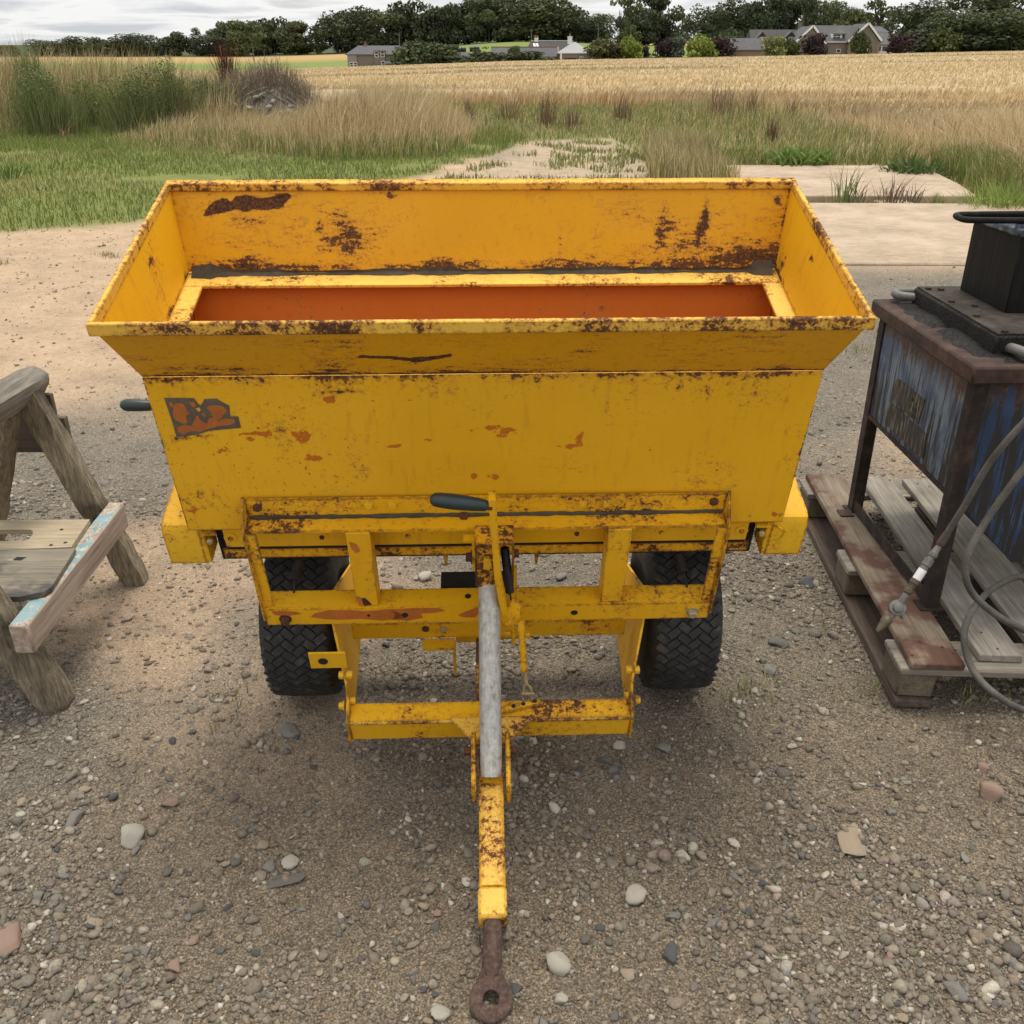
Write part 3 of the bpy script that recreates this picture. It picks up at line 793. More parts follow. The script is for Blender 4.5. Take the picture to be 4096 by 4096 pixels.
# right part: closer canopy
yc2 = np.linspace(11, 36, 80); xc2 = np.linspace(6.4, 34, 110)
Y2, X2 = np.meshgrid(yc2, xc2, indexing='ij')
ed_ = -sdf_poly(X2.ravel(), Y2.ravel(), WHEAT_NEAR).reshape(X2.shape)
z2 = gh(X2, Y2) + .38 * smooth(.9, 2.6, ed_) - .06 + .16 * (fnoise(X2, Y2, 1.6, 61) - .5)
i2 = np.arange(X2.size).reshape(X2.shape)
q2 = np.stack([i2[:-1, :-1], i2[:-1, 1:], i2[1:, 1:], i2[1:, :-1]], -1).reshape(-1, 4)
q2 = q2[(ed_.ravel()[q2] > .7).all(1)]
c2 = np.array([.50, .345, .155])[None] * (.8 + .4 * fnoise(X2, Y2, .9, 65).ravel())[:, None]
et = np.zeros((0, 3), int)
joinb("wheat_crop", [W1, W2, W3, (cz2, cq, et, cc), (np.stack([X2.ravel(), Y2.ravel(), z2.ravel()], 1), q2, et, c2)], M['blade'], label="ripe golden cereal crop filling the field", cat="crop")

# a few small weeds in the yard
ty = []
for (u, v, n, h) in [(830, 2920, 16, .035), (900, 2800, 10, .03), (960, 2760, 14, .035), (1180, 2700, 10, .03), (2960, 2740, 26, .04), (2900, 2800, 20, .035), (3020, 2770, 22, .045), (3120, 2700, 14, .035), (3330, 2480, 14, .04), (3360, 2760, 14, .035), (3480, 2780, 16, .04), (3330, 2600, 10, .03), (3560, 1330, 60, .10), (3610, 1360, 70, .10), (3450, 1400, 30, .06), (420, 1015, 40, .05), (445, 1025, 40, .06), (10, 1050, 30, .06), (600, 2880, 8, .03), (1700, 2500, 40, .05), (1760, 2480, 30, .05), (1600, 2660, 20, .04), (3870, 2780, 20, .05), (3940, 2770, 16, .05), (2800, 2760, 12, .03)]:
    g = atz(u, v); p = np.array([[g.x, g.y]]) + rng.normal(0, .03 + .25 * h, (n, 2))
    ty.append(blades(p, h * (.6 + .8 * rng.random(n)), .0035 + .02 * h, palette(n, MIXG + [(.16, .16, .07)]), .7))
joinb("yard_weeds", ty, M['blade'], label="sparse small weeds growing in the gravel yard", cat="weeds")

# ------------------------------------------------------------------ trees (crowns of leaf-sized faces)
def leaf_cloud(cent, rad, n, size, cols, r, up=.25, flat=1.0):
    """cent (k,3), rad (k,3): leaves spread through lobes, thickest near their skins"""
    k = r.choice(len(cent), n, p=(rad.prod(1) ** .67) / (rad.prod(1) ** .67).sum())
    d = r.normal(size=(n, 3)); d /= np.linalg.norm(d, axis=1)[:, None]
    t = .55 + .5 * r.random(n) ** .6
    p = cent[k] + d * rad[k] * t[:, None]
    nrm = d + r.normal(0, .7, (n, 3)) + np.array([0, 0, up]); nrm /= np.linalg.norm(nrm, axis=1)[:, None]
    a = np.cross(nrm, r.normal(size=(n, 3))); a /= np.linalg.norm(a, axis=1)[:, None]; b_ = np.cross(nrm, a)
    s = (size * (.6 + .8 * r.random(n)))[:, None]
    V = np.stack([p - a * s, p - b_ * s * .7, p + a * s, p + b_ * s * .7], 1).reshape(-1, 3)
    q = np.arange(n)[:, None] * 4 + np.array([[0, 1, 2, 3]])
    lobe_t = 1 + r.normal(0, .16, len(cent))
    c = np.array(cols)[r.integers(0, len(cols), n)] * lobe_t[k][:, None] * (1 + r.normal(0, .14, (n, 1)))
    return V, q, np.repeat(np.clip(c, .004, 1), 4, 0)
def crown_mesh(name, kind, seed, cols, n=2600, size=.045):
    r = np.random.default_rng(seed); cent, rad = [], []
    if kind == 'round':
        for i in range(26):
            a = r.random() * 6.28; z = -.95 + 1.9 * r.random(); R = math.sqrt(max(.05, 1 - (z / 1.05) ** 2)) * (.40 + .38 * r.random()) * (.8 if z < -.3 else 1)
            cent.append((math.cos(a) * R, math.sin(a) * R, z * .72)); q = .28 + .16 * r.random(); rad.append((q, q, q * .75))
    elif kind == 'tall':
        for i in range(24):
            a = r.random() * 6.28; z = -.85 + 1.7 * r.random(); R = (.62 - .35 * max(0, z)) * (.4 + .7 * r.random())
            cent.append((math.cos(a) * R, math.sin(a) * R, z * .52 + .02)); q = .22 + .14 * r.random(); rad.append((q, q, q * .5))
    elif kind == 'airy':
        for i in range(18):
            a = r.random() * 6.28; z = -.9 + 1.85 * r.random(); R = .85 * r.random()
            cent.append((math.cos(a) * R, math.sin(a) * R, z * .52)); q = .13 + .14 * r.random(); rad.append((q, q, q * .45))
    elif kind == 'cone':
        for i in range(30):
            z = i / 29; R = (1 - z) * .62 + .05; a = i * 2.4
            cent.append((math.cos(a) * R * .6, math.sin(a) * R * .6, z - .48)); q = .14 + .30 * (1 - z); rad.append((q, q, .085))
    elif kind == 'bush':
        for i in range(14):
            a = r.random() * 6.28; z = r.random(); R = .5 * r.random()
            cent.append((math.cos(a) * R, math.sin(a) * R, z * .62 - .30)); q = .30 + .16 * r.random(); rad.append((q, q, q * .55))
    V, q, c = leaf_cloud(np.array(cent), np.array(rad), n, size, cols, r)
    V = V - (np.percentile(V, 1, 0) + np.percentile(V, 99, 0)) / 2
    V = V / ((np.percentile(V, 99, 0) - np.percentile(V, 1, 0)) / 2)
    return fast_mesh(name, V, q, col=c)
DK = [(.042, .052, .024), (.056, .068, .031), (.072, .084, .040)]
MD = [(.070, .088, .036), (.092, .112, .046), (.060, .074, .033)]
LM = [(.12, .155, .028), (.15, .185, .040), (.09, .125, .025)]
PU = [(.030, .019, .021), (.042, .026, .028), (.024, .016, .018)]
OL = [(.075, .085, .028), (.10, .105, .035), (.055, .065, .022)]
GG = [(.060, .078, .050), (.08, .095, .065)]
YG = [(.17, .175, .05), (.20, .20, .07), (.12, .14, .04)]
CR = {}
for nm, kd, cl, n, sz in [('rd', 'round', DK, 4200, .046), ('rm', 'round', MD, 4200, .046), ('td', 'tall', DK, 3800, .044), ('tm', 'tall', MD, 3800, .044), ('ad', 'airy', DK, 1700, .034), ('am', 'airy', MD, 1600, .034), ('cd', 'cone', DK, 2600, .040), ('lm', 'bush', LM, 2000, .06), ('pu', 'bush', PU, 1600, .06), ('ol', 'bush', OL, 1800, .06), ('gg', 'bush', GG, 1500, .06), ('yg', 'bush', YG, 1500, .055), ('bd', 'bush', DK, 1800, .06), ('bm', 'bush', MD, 1800, .06)]:
    CR[nm] = [crown_mesh("crown", kd, 100 + 7 * i + hash(kd) % 1, cl, n, sz) for i in range(3 if nm[0] in 'rta' else 2)]
def trunk_mesh():
    b = B(); b.tube([(0, 0, 0), (.1, 0, .35), (0, .06, .7), (.05, 0, 1)], [.5, .38, .28, .12], 7)
    for a in (0.4, 2.3, 4.4):
        b.tube([(0, 0, .5), (math.cos(a) * 1.6, math.sin(a) * 1.6, .78), (math.cos(a) * 2.6, math.sin(a) * 2.6, 1.02)], [.2, .13, .05], 5)
    me = bpy.data.meshes.new("trunk"); b.bm.to_mesh(me); b.bm.free(); me.materials.append(M['bark']); return me
TRUNK = trunk_mesh()
tree_i = 0
def tree(u, vtop, wpx, Y, kind, label, cat="tree", group=None, vbase=None, clear=.22, name=None):
    """crown centre column u, crown top vtop, width in photo px, distance Y; trunk stands on the ground"""
    global tree_i
    tree_i += 1
    top = at(u, vtop, Y); w = wpx * (Y * cP) / (FPX * 4) * 1.25
    zb = float(gh(top.x, Y)) if vbase is None else at(u, vbase, Y).z
    zb = float(gh(top.x, Y))
    H = max(top.z - zb, .8)
    t = thing(name or ("tree" if cat == "tree" else "bush"), label, cat, (top.x, Y, zb - .05), (0, 0, random.uniform(0, 6.28)), group)
    c0 = H * clear
    ms = CR[kind]; o = link("crown", ms[tree_i % len(ms)], M['leaf'], t)
    ch = H - c0
    o.location = (0, 0, c0 + ch * .5); o.scale = (w / 2, w / 2, ch / 2)
    k = link("trunk", TRUNK, None, t); k.scale = (w * .045, w * .045, H * (.7 if kind[0] != 'c' else .9))
    return t
WOOD = "trees of the far wood line"
far = [(22, 182, 70, 'rd'), (170, 160, 100, 'rm'), (258, 160, 120, 'rd'), (326, 147, 115, 'rm'), (382, 158, 90, 'td'), (507, 138, 150, 'rd'), (560, 140, 115, 'rd'), (620, 172, 95, 'rd'),
       (700, 132, 105, 'td'), (772, 112, 95, 'am'), (826, 138, 115, 'rd'), (880, 94, 85, 'tm'), (956, 85, 125, 'tm'), (1014, 108, 95, 'td'), (1087, 78, 140, 'tm'), (1188, 87, 140, 'td'), (1260, 105, 80, 'am'), (1340, 56, 160, 'rd'),
       (1423, 43, 130, 'td'), (1500, 33, 160, 'rd'), (1630, 11, 150, 'td'), (1727, 18, 110, 'am'), (1780, 22, 110, 'td'), (1872, 11, 180, 'cd'), (1955, -8, 140, 'tm'), (2050, -25, 210, 'rd'), (2150, -20, 220, 'rd'), (2235, 25, 160, 'rd'),
       (2300, 47, 100, 'td'), (2352, 69, 100, 'rd'), (2408, 58, 120, 'rm'), (2488, -14, 110, 'am'), (2546, 36, 120, 'td'), (2633, -34, 165, 'td'), (2716, 54, 90, 'am'), (2824, 27, 140, 'rm'), (2886, 46, 85, 'td'), (2971, 6, 170, 'rd'), (3040, 10, 110, 'td'),
       (3100, -14, 110, 'td'), (3172, -24, 150, 'tm'), (3250, -26, 90, 'cd'), (3320, 6, 150, 'rm'), (3380, 22, 110, 'rm'), (3536, -26, 180, 'ad')]
DESC = {'rd': 'dark broad round-topped tree', 'rm': 'mid green broad round-topped tree', 'td': 'dark upright tree', 'tm': 'mid green upright tree', 'ad': 'dark open-crowned tree with sky gaps', 'am': 'thin open-crowned tree', 'cd': 'dark pointed conifer'}
seen_lb = {}
ORD = ['first', 'second', 'third', 'fourth', 'fifth', 'sixth']
def far_where(u): return 0 if u < 660 else 1 if u < 1320 else 2 if u < 1760 else 3 if u < 2290 else 4 if u < 2900 else 5
tot_lb = {}
for (u, vt, wp, kd) in far: tot_lb[(kd, far_where(u))] = tot_lb.get((kd, far_where(u)), 0) + 1
for i, (u, vt, wp, kd) in enumerate(far):
    if u < 660: wh = "in the far clump above the broom bushes"
    elif u < 1320: wh = "in the far row above the rubble heap"
    elif u < 1760: wh = "behind the hipped grey house"
    elif u < 2290: wh = "in the wood behind the cottage"
    elif u < 2900: wh = "behind the round garden bushes"
    else: wh = "behind the big brown house"
    key = (kd, far_where(u)); seen_lb[key] = seen_lb.get(key, 0) + 1
    tail = "" if tot_lb[key] == 1 else ", " + ORD[seen_lb[key] - 1] + " from left"
    tree(u, vt, wp, 330 + (i * 37 % 26), kd, DESC[kd] + " " + wh + tail, group=WOOD + " " + wh, clear=.05)
# second layer fills the wood with darkness
for i, (u, vt, wp) in enumerate([(1380, 75, 170), (1560, 60, 190), (1700, 60, 190), (1820, 55, 200), (1990, 40, 220), (2110, 40, 230), (2230, 60, 200), (920, 115, 140), (1050, 112, 150), (1150, 112, 150), (450, 165, 150), (560, 170, 140), (300, 172, 140), (2960, 60, 180), (2600, 60, 140)]):
    tree(u, vt, wp, 352 + i % 5, 'rd', "shaded dark tree filling the back of the far wood", group="shaded trees at the back of the wood", clear=.08)
# nearer trees on the right of the big house
for (u, vt, wp, Y, kd, lb) in [(3655, 55, 110, 285, 'tm', "slim mid green tree just right of the big house"), (3707, 12, 180, 280, 'rd', "dark tall tree standing right of the big house's glazed end"), (3823, 46, 190, 262, 'rm', "mid green bushy tree in the right-hand group"), (3916, -24, 240, 290, 'rd', "very tall dark tree rising behind the right-hand group"),
                               (3955, 46, 200, 258, 'rm', "broad green tree near the right edge of the photo"), (4065, 46, 170, 256, 'rm', "broad green tree cut off by the right edge of the photo"), (4075, -45, 180, 300, 'rd', "tallest dark tree at the right edge of the photo"), (3792, 116, 100, 254, 'ol', "low olive green bushy tree in front of the right-hand group"), (3720, 120, 130, 258, 'bd', "low dark bushy tree at the foot of the right-hand group"), (3870, 140, 160, 256, 'bd', "low dark bush under the right-hand group"), (3990, 140, 160, 255, 'bd', "low dark bush at the far right behind the crop")]:
    tree(u, vt, wp, Y, kd, lb, clear=.05)
tree(3428, 46, 120, 300, 'ol', "yellowish green tree directly behind the big house's ridge", clear=.1)
tree(3560, 90, 90, 300, 'ad', "dark thin tree beside the right gable of the big house")
# garden bushes
for (u, vt, wp, Y, kd, lb) in [(1655, 166, 130, 232, 'bm', "bright-topped evergreen right of the hipped grey house"), (1735, 172, 120, 231, 'bm', "second evergreen right of the hipped grey house"), (1792, 178, 70, 233, 'tm', "slim evergreen at the right end of the evergreen pair"), (1850, 222, 110, 230, 'bm', "low hedge bush in front of the small slate roof"), (1916, 188, 80, 232, 'am', "thin open sapling left of the long slate roof"), (1955, 208, 110, 230, 'bd', "dark bush in front of the long slate roof's left end"), (2035, 212, 110, 230, 'bd', "dark bush in front of the long slate roof's middle"), (2126, 204, 120, 230, 'bd', "largest dark bush in front of the long slate roof"), (2192, 232, 80, 229, 'bd', "small dark bush beside the white-gabled cottage"), (2060, 185, 46, 231, 'tm', "small slim tree before the long slate roof"),
                               (2416, 160, 110, 236, 'ol', "brownish green garden bush right of the cottage"), (2462, 180, 80, 235, 'pu', "purple garden bush behind the lime green one"), (2521, 148, 74, 234, 'lm', "lime green round bush next to the purple one"), (2583, 184, 38, 236, 'pu', "smallest purple garden bush on the pasture"), (2662, 156, 58, 235, 'pu', "purple bush left of the grey-green one"), (2704, 148, 62, 235, 'gg', "grey-green garden bush beside a purple one"), (2809, 142, 86, 232, 'lm', "largest lime green round bush left of the low outbuilding"), (2880, 150, 100, 236, 'pu', "wide dark purple bush left of the low outbuilding"), (2930, 120, 80, 262, 'bm', "green bush peeping over the purple bush"), (3099, 145, 72, 229, 'yg', "yellow-green bush between the outbuilding and the big house"), (3166, 160, 56, 231, 'ol', "olive bush at the corner of the big house"), (3262, 136, 76, 228, 'pu', "purple tree in front of the big house's left gable"), (3448, 126, 56, 228, 'ol', "slim green tree in front of the big house's right gable"), (3612, 138, 84, 229, 'pu', "purple tree at the right end of the big house")]:
    tree(u, vt, wp, Y, kd, lb, "bush" if 'bush' in lb else "tree", clear=.08)

# hedge along the pasture, low dark line
b = B()
me_h = leaf_cloud(np.array([[x, 0, .45] for x in np.arange(-22, 30, .55)]), np.array([[.5, .45, .42]] * len(np.arange(-22, 30, .55))), 5200, .12, DK, np.random.default_rng(5))
p0 = at(2360, 225, 233); p0.z = float(gh(p0.x + 5, 233))
hd = link("hedge", fast_mesh("hedge", me_h[0], me_h[1], col=me_h[2]), M['leaf']); hd.location = (p0.x + 22, 233, p0.z)
tag(hd, "low clipped dark hedge running along the far edge of the crop", "hedge")

# bales, poles
for (u, v, lb) in [(1836, 199, "nearest black wrapped bale on the pasture, above the small shed roof"), (1854, 178, "farthest black wrapped bale on the pasture, close under the wood"), (1888, 187, "left one of the touching pair of black wrapped bales"), (1908, 187, "right one of the touching pair of black wrapped bales"), (2381, 194, "black wrapped bale on the pasture right of the cottage")]:
    Y = 286; p = at(u, v, Y); b = B(); b.lathe([(-.6, .62), (-.55, .68), (.55, .68), (.6, .62)], (0, 0, .66), (1, .2, 0), 16)
    o = b.build("bale", M['bale']); o.location = (p.x, Y, float(gh(p.x, Y)) - .03); tag(o, lb, "bale", "wrapped bales on the pasture")
for (u, v, lb) in [(1596, 132, "pole behind the hipped grey house"), (2126, 114, "pole behind the cottage roof ridge"), (2394, 108, "pole left of the lime green bush"), (2524, 106, "pole above the lime green bush"), (880, 180, "pole above the rubble heap, left one"), (1010, 182, "pole above the rubble heap, right one")]:
    Y = 290; p = at(u, v, Y); g = float(gh(p.x, Y)); r_ = thing("utility_pole", "thin grey timber utility " + lb, "pole", (p.x, Y, g - .2))
    b = B(); b.tube([(0, 0, 0), (0, 0, p.z - g + .2)], [.16, .11], 8); b.build("post", M['pole'], r_)
    b = B(); b.box((-.55, -.05, p.z - g - .35), (.55, .05, p.z - g - .22)); b.build("crossarm", M['pole'], r_)
# ------------------------------------------------------------------ houses beyond the crop
def uz(v, Y): return at(2048, v, Y).z
def ux(u, Y): return at(u, 200, Y).x
def gz_(x, Y): return float(gh(x, Y))
def hbox(b, u0, u1, vtop, Y, depth, vbot=None, yoff=0.0):
    x0, x1 = ux(u0, Y), ux(u1, Y); z1 = uz(vtop, Y); z0 = gz_((x0 + x1) / 2, Y) - .4 if vbot is None else uz(vbot, Y)
    b.box((x0, Y + yoff, z0), (x1, Y + yoff + depth, z1)); return b
def part(root, name, mat, fn, parent=None):
    b = B(); fn(b); o = b.build(name, mat); o.parent = parent or root
    if o.parent is root: o.matrix_parent_inverse = Matrix.Translation(-root.location)
    else: o.matrix_parent_inverse = Matrix.Translation(-root.location) if False else Matrix.Identity(4)
    return o
def roofx(b, u0, u1, r0, r1, ve, vr, Y, depth, ov=.35):
    """roof with ridge along x; r0,r1 ridge ends (hip when inside)"""
    x0, x1, a0, a1 = ux(u0, Y), ux(u1, Y), ux(r0, Y), ux(r1, Y); ze, zr = uz(ve, Y), uz(vr, Y)
    y0, y1 = Y - ov, Y + depth + ov; ym = (y0 + y1) / 2
    v = [(x0, y0, ze), (x1, y0, ze), (x1, y1, ze), (x0, y1, ze), (a0, ym, zr), (a1, ym, zr)]
    v2 = [(p[0], p[1], p[2] - .18) for p in v[:4]]
    b._new(v + v2, [(0, 1, 5, 4), (1, 2, 5), (2, 3, 4, 5), (3, 0, 4), (6, 9, 8, 7), (0, 6, 7, 1), (1, 7, 8, 2), (2, 8, 9, 3), (3, 9, 6, 0)])
def roofy(b, u0, u1, ua, ve, va, Y, depth, ov=.35):
    """gable facing the camera: two slopes with thickness"""
    x0, x1, xa = ux(u0, Y), ux(u1, Y), ux(ua, Y); ze, za = uz(ve, Y), uz(va, Y)
    for (xe) in (x0, x1):
        d = .25
        b._new([(xe, Y - ov, ze), (xa, Y - ov, za), (xa, Y + depth, za), (xe, Y + depth, ze), (xe, Y - ov, ze - d), (xa, Y - ov, za - d), (xa, Y + depth, za - d), (xe, Y + depth, ze - d)],
               [(0, 1, 2, 3), (4, 7, 6, 5), (0, 4, 5, 1), (3, 2, 6, 7), (0, 3, 7, 4), (1, 5, 6, 2)])
def gable(b, u0, u1, ua, ve, va, Y, depth):
    x0, x1, xa = ux(u0, Y), ux(u1, Y), ux(ua, Y); zg = gz_(xa, Y) - .4
    b.prism([(x0, zg), (x1, zg), (x1, uz(ve, Y)), (xa, uz(va, Y) - .2), (x0, uz(ve, Y))], 'y', Y, Y + depth)
def house(name, label, Y, u):
    x = ux(u, Y); r = thing(name, label, "house", (x, Y, gz_(x, Y))); return r
def hp(root, name, mat, fn): 
    b = B(); fn(b); bmesh.ops.translate(b.bm, verts=b.bm.verts[:], vec=-root.location)
    return b.build(name, mat, root, flat=True)
def sub(root, par, name, mat, fn):
    b = B(); fn(b); bmesh.ops.translate(b.bm, verts=b.bm.verts[:], vec=-root.location)
    return b.build(name, mat, par, flat=True)
def window(root, uc, vc, w, h, Y, yf, panes=(1, 2), frame=.09):
    """white frame proud of the wall with dark panes; w,h in metres"""
    x, z = ux(uc, Y), uz(vc, Y)
    def fr(b):
        b.box((x - w / 2, yf - .10, z - h / 2), (x + w / 2, yf - .02, z - h / 2 + frame)); b.box((x - w / 2, yf - .10, z + h / 2 - frame), (x + w / 2, yf - .02, z + h / 2))
        b.box((x - w / 2, yf - .098, z - h / 2 + frame), (x - w / 2 + frame, yf - .02, z + h / 2 - frame)); b.box((x + w / 2 - frame, yf - .098, z - h / 2 + frame), (x + w / 2, yf - .02, z + h / 2 - frame))
        for i in range(1, panes[0]): xx = x - w / 2 + w * i / panes[0]; b.box((xx - frame / 2, yf - .096, z - h / 2 + frame), (xx + frame / 2, yf - .02, z + h / 2 - frame))
        for i in range(1, panes[1]): zz = z - h / 2 + h * i / panes[1]; b.box((x - w / 2 + frame, yf - .094, zz - frame / 2), (x + w / 2 - frame, yf - .02, zz + frame / 2))
    f = hp(root, "window", M['white'], fr)
    for i in range(panes[0]):
        for j in range(panes[1]):
            sub(root, f, "pane", M['glass'], lambda b: b.box((x - w / 2 + w * i / panes[0] + .03, yf - .05, z - h / 2 + h * j / panes[1] + .03), (x - w / 2 + w * (i + 1) / panes[0] - .03, yf - .03, z - h / 2 + h * (j + 1) / panes[1] - .03)))
    return f
def chimney(root, u0, u1, v0, v1, Y, yc, mat, pots=1):
    x0, x1 = ux(u0, Y), ux(u1, Y)
    c = hp(root, "chimney", mat, lambda b: (b.box((x0, yc - .35, uz(v1, Y)), (x1, yc + .35, uz(v0, Y))), b.box((x0 - .08, yc - .42, uz(v0, Y)), (x1 + .08, yc + .42, uz(v0, Y) + .15))))
    for i in range(pots):
        xx = x0 + (x1 - x0) * (i + .5) / pots
        sub(root, c, "chimney_pot", M['pot'], lambda b: b.tube([(xx, yc, uz(v0, Y) + .14), (xx, yc, uz(v0, Y) + .75)], [.17, .14], 8))

# hipped grey house on the left
Y = 240
h1 = house("hipped_house", "grey-brown house with hipped slate roof and two clay-potted chimneys, left of the evergreens", Y, 1510)
hp(h1, "wall", M['harl'], lambda b: hbox(b, 1390, 1632, 217, Y, 8.5))
hp(h1, "side_wall", M['harl_grey'], lambda b: hbox(b, 1388, 1425, 218.5, Y, .25, yoff=-.255))
hp(h1, "bay_wall", M['harl'], lambda b: hbox(b, 1497, 1538, 205, Y, 2.5, yoff=-.35))
rf = hp(h1, "roof", M['slate'], lambda b: roofx(b, 1380, 1640, 1424, 1592, 217, 182, Y, 8.5))
hp(h1, "bay_roof", M['slate_dark'], lambda b: b.box((ux(1494, Y), Y - .6, uz(205, Y)), (ux(1541, Y), Y + 4.2, uz(202.5, Y))))
for (u, v) in [(1506, 217), (1530, 216), (1531, 256)]: window(h1, u, v, .85, 1.25, Y, Y - .35)
for (u, v) in [(1403, 259), (1419, 259)]: window(h1, u, v, .8, 1.1, Y, Y - .255)
chimney(h1, 1447, 1458, 180, 190, Y, Y + 4.3, M['sandstone'], 1)
chimney(h1, 1608, 1623, 172, 216, Y, Y + 5.5, M['harl_grey'], 1)
hp(h1, "porch_wall", M['harl_grey'], lambda b: hbox(b, 1545, 1607, 253, Y, 1.6, yoff=-1.7))
hp(h1, "porch_roof", M['slate'], lambda b: b.prism([(Y - 1.95, uz(253, Y)), (Y - .02, uz(241, Y)), (Y - .02, uz(241, Y) - .2), (Y - 1.95, uz(253, Y) - .2)], 'x', ux(1541, Y), ux(1611, Y)))
hp(h1, "wing_wall", M['harl_grey'], lambda b: hbox(b, 1611, 1658, 237, Y, 5, yoff=-.3))
hp(h1, "wing_roof", M['slate'], lambda b: roofx(b, 1600, 1664, 1610, 1640, 237, 216, Y - .3, 5))
window(h1, 1627, 251, .8, 1.2, Y, Y - .3)

# cottage group with the light hipped gable
Y = 243
h2 = house("cottage", "low slate-roofed cottage with white chimneys and a pale hipped end roof", Y, 2230)
hp(h2, "barn_wall", M['sandstone'], lambda b: hbox(b, 1965, 2234, 226, Y, 6))
hp(h2, "barn_roof", M['slate'], lambda b: roofx(b, 1962, 2231, 1963, 2230, 226, 188, Y, 6))
hp(h2, "ridge", M['pot'], lambda b: b.box((ux(1963, Y), Y + 2.85, uz(188.6, Y)), (ux(2230, Y), Y + 3.15, uz(186, Y))))
hp(h2, "gable_wall", M['sandstone'], lambda b: b.prism([(Y - .3, uz(243, Y) - .4), (Y + 6.3, uz(243, Y) - .4), (Y + 6.3, uz(226, Y)), (Y + 3, uz(186, Y)), (Y - .3, uz(226, Y))], 'x', ux(2231, Y), ux(2238, Y)))
window(h2, 2195, 232, .7, .6, Y, Y, (1, 1))
hp(h2, "rear_wall", M['harl_grey'], lambda b: hbox(b, 2110, 2330, 205, Y + 9, 7))
hp(h2, "rear_roof", M['slate_dark'], lambda b: roofx(b, 2104, 2340, 2124, 2296, 205, 163, Y + 9, 7))
hp(h2, "rear_ridge", M['white'], lambda b: b.box((ux(2124, Y + 9), Y + 12.35, uz(163.6, Y + 9)), (ux(2290, Y + 9), Y + 12.65, uz(161, Y + 9))))
chimney(h2, 2142, 2158, 152, 166, Y, Y + 12.5, M['white'], 2)
chimney(h2, 2278, 2296, 146, 176, Y, Y + 9, M['white'], 1)
for u in (2143, 2155): hp(h2, "skylight", M['white'], lambda b: b.beam((ux(u, Y), Y + 10.1, uz(186, Y)), (ux(u - 3, Y), Y + 11.4, uz(173, Y)), .5, .12))
hp(h2, "front_wall", M['harl_grey'], lambda b: hbox(b, 2243, 2362, 213, Y, 6, yoff=-4.2))
hp(h2, "end_roof", M['roof_light'], lambda b: roofx(b, 2232, 2369, 2296, 2306, 212, 168, Y - 4.2, 8))
for u in (2241, 2362): hp(h2, "corner_trim", M['white'], lambda b: hbox(b, u - 3, u + 3, 213.5, Y, .3, yoff=-4.6))
window(h2, 2322, 234, .8, 1.0, Y, Y - 4.2, (2, 1))
hp(h2, "dark_opening", M['glass'], lambda b: b.box((ux(2256, Y), Y - 4.26, uz(240, Y)), (ux(2310, Y), Y - 4.205, uz(229, Y))))
hp(h2, "lintel", M['sandstone'], lambda b: b.box((ux(2252, Y), Y - 4.3, uz(230.5, Y)), (ux(2312, Y), Y - 4.22, uz(227.5, Y))))
h3 = house("shed", "small low slate roof showing between the hedge bushes", 250, 1853); h3["category"] = "shed"
hp(h3, "wall", M['harl_grey'], lambda b: hbox(b, 1822, 1886, 228, 250, 4))
hp(h3, "roof", M['slate'], lambda b: roofx(b, 1812, 1892, 1820, 1878, 229, 208, 250, 4))

# low outbuilding and the big house on the right
Y = 240
h4 = house("outbuilding", "low outbuilding with plain grey slate roof left of the big house", Y, 2985); h4["category"] = "outbuilding"
hp(h4, "wall", M['sandstone'], lambda b: hbox(b, 2922, 3052, 198, Y, 6.5))
hp(h4, "roof", M['slate'], lambda b: roofx(b, 2915, 3050, 2929, 3049, 199, 152, Y, 6.5))
hp(h4, "gable_wall", M['sandstone'], lambda b: b.prism([(Y, uz(215, Y) - .4), (Y + 6.5, uz(215, Y) - .4), (Y + 6.5, uz(198, Y)), (Y + 3.2, uz(151, Y)), (Y, uz(198, Y))], 'x', ux(3051, Y), ux(3061, Y)))
Y = 240
h5 = house("big_house", "large brown house with two white-edged gables, grey slate roof and a dormer", Y, 3340)
YW = Y + 7
hp(h5, "rear_wall", M['harl_grey'], lambda b: hbox(b, 3008, 3230, 166, YW, 7))
hp(h5, "rear_roof", M['slate_dark'], lambda b: roofx(b, 2998, 3240, 3004, 3232, 166, 117, YW, 7))
for (u, w) in [(3042, 17), (3157, 22)]:
    hp(h5, "dormer_wall", M['slate_dark'], lambda b: b.prism([(ux(u - w, YW), uz(166, YW)), (ux(u + w, YW), uz(166, YW)), (ux(u + w, YW), uz(150, YW)), (ux(u, YW), uz(128, YW)), (ux(u - w, YW), uz(150, YW))], 'y', YW - .6, YW + 3))
    hp(h5, "dormer_roof", M['slate'], lambda b: roofy(b, u - w - 4, u + w + 4, u, 152, 125, YW - .6, 4))
    window(h5, u, 157, 1.3, .9, YW, YW - .6, (2, 1))
chimney(h5, 3198, 3212, 90, 118, YW, YW + 3.5, M['harl'], 0)
hp(h5, "left_gable_wall", M['harl'], lambda b: gable(b, 3180, 3291, 3240, 172, 106, Y, 8))
hp(h5, "left_gable_roof", M['slate'], lambda b: roofy(b, 3171, 3299, 3240, 176, 103, Y + .1, 10))
hp(h5, "right_gable_wall", M['harl'], lambda b: gable(b, 3397, 3511, 3458, 163, 97, Y, 8))
hp(h5, "right_gable_roof", M['slate'], lambda b: roofy(b, 3386, 3519, 3458, 166, 93, Y + .1, 10))
def barge(b, ue, ve, ua, va):
    b.beam((ux(ue, Y), Y - .42, uz(ve, Y)), (ux(ua, Y), Y - .42, uz(va, Y)), .12, .42)
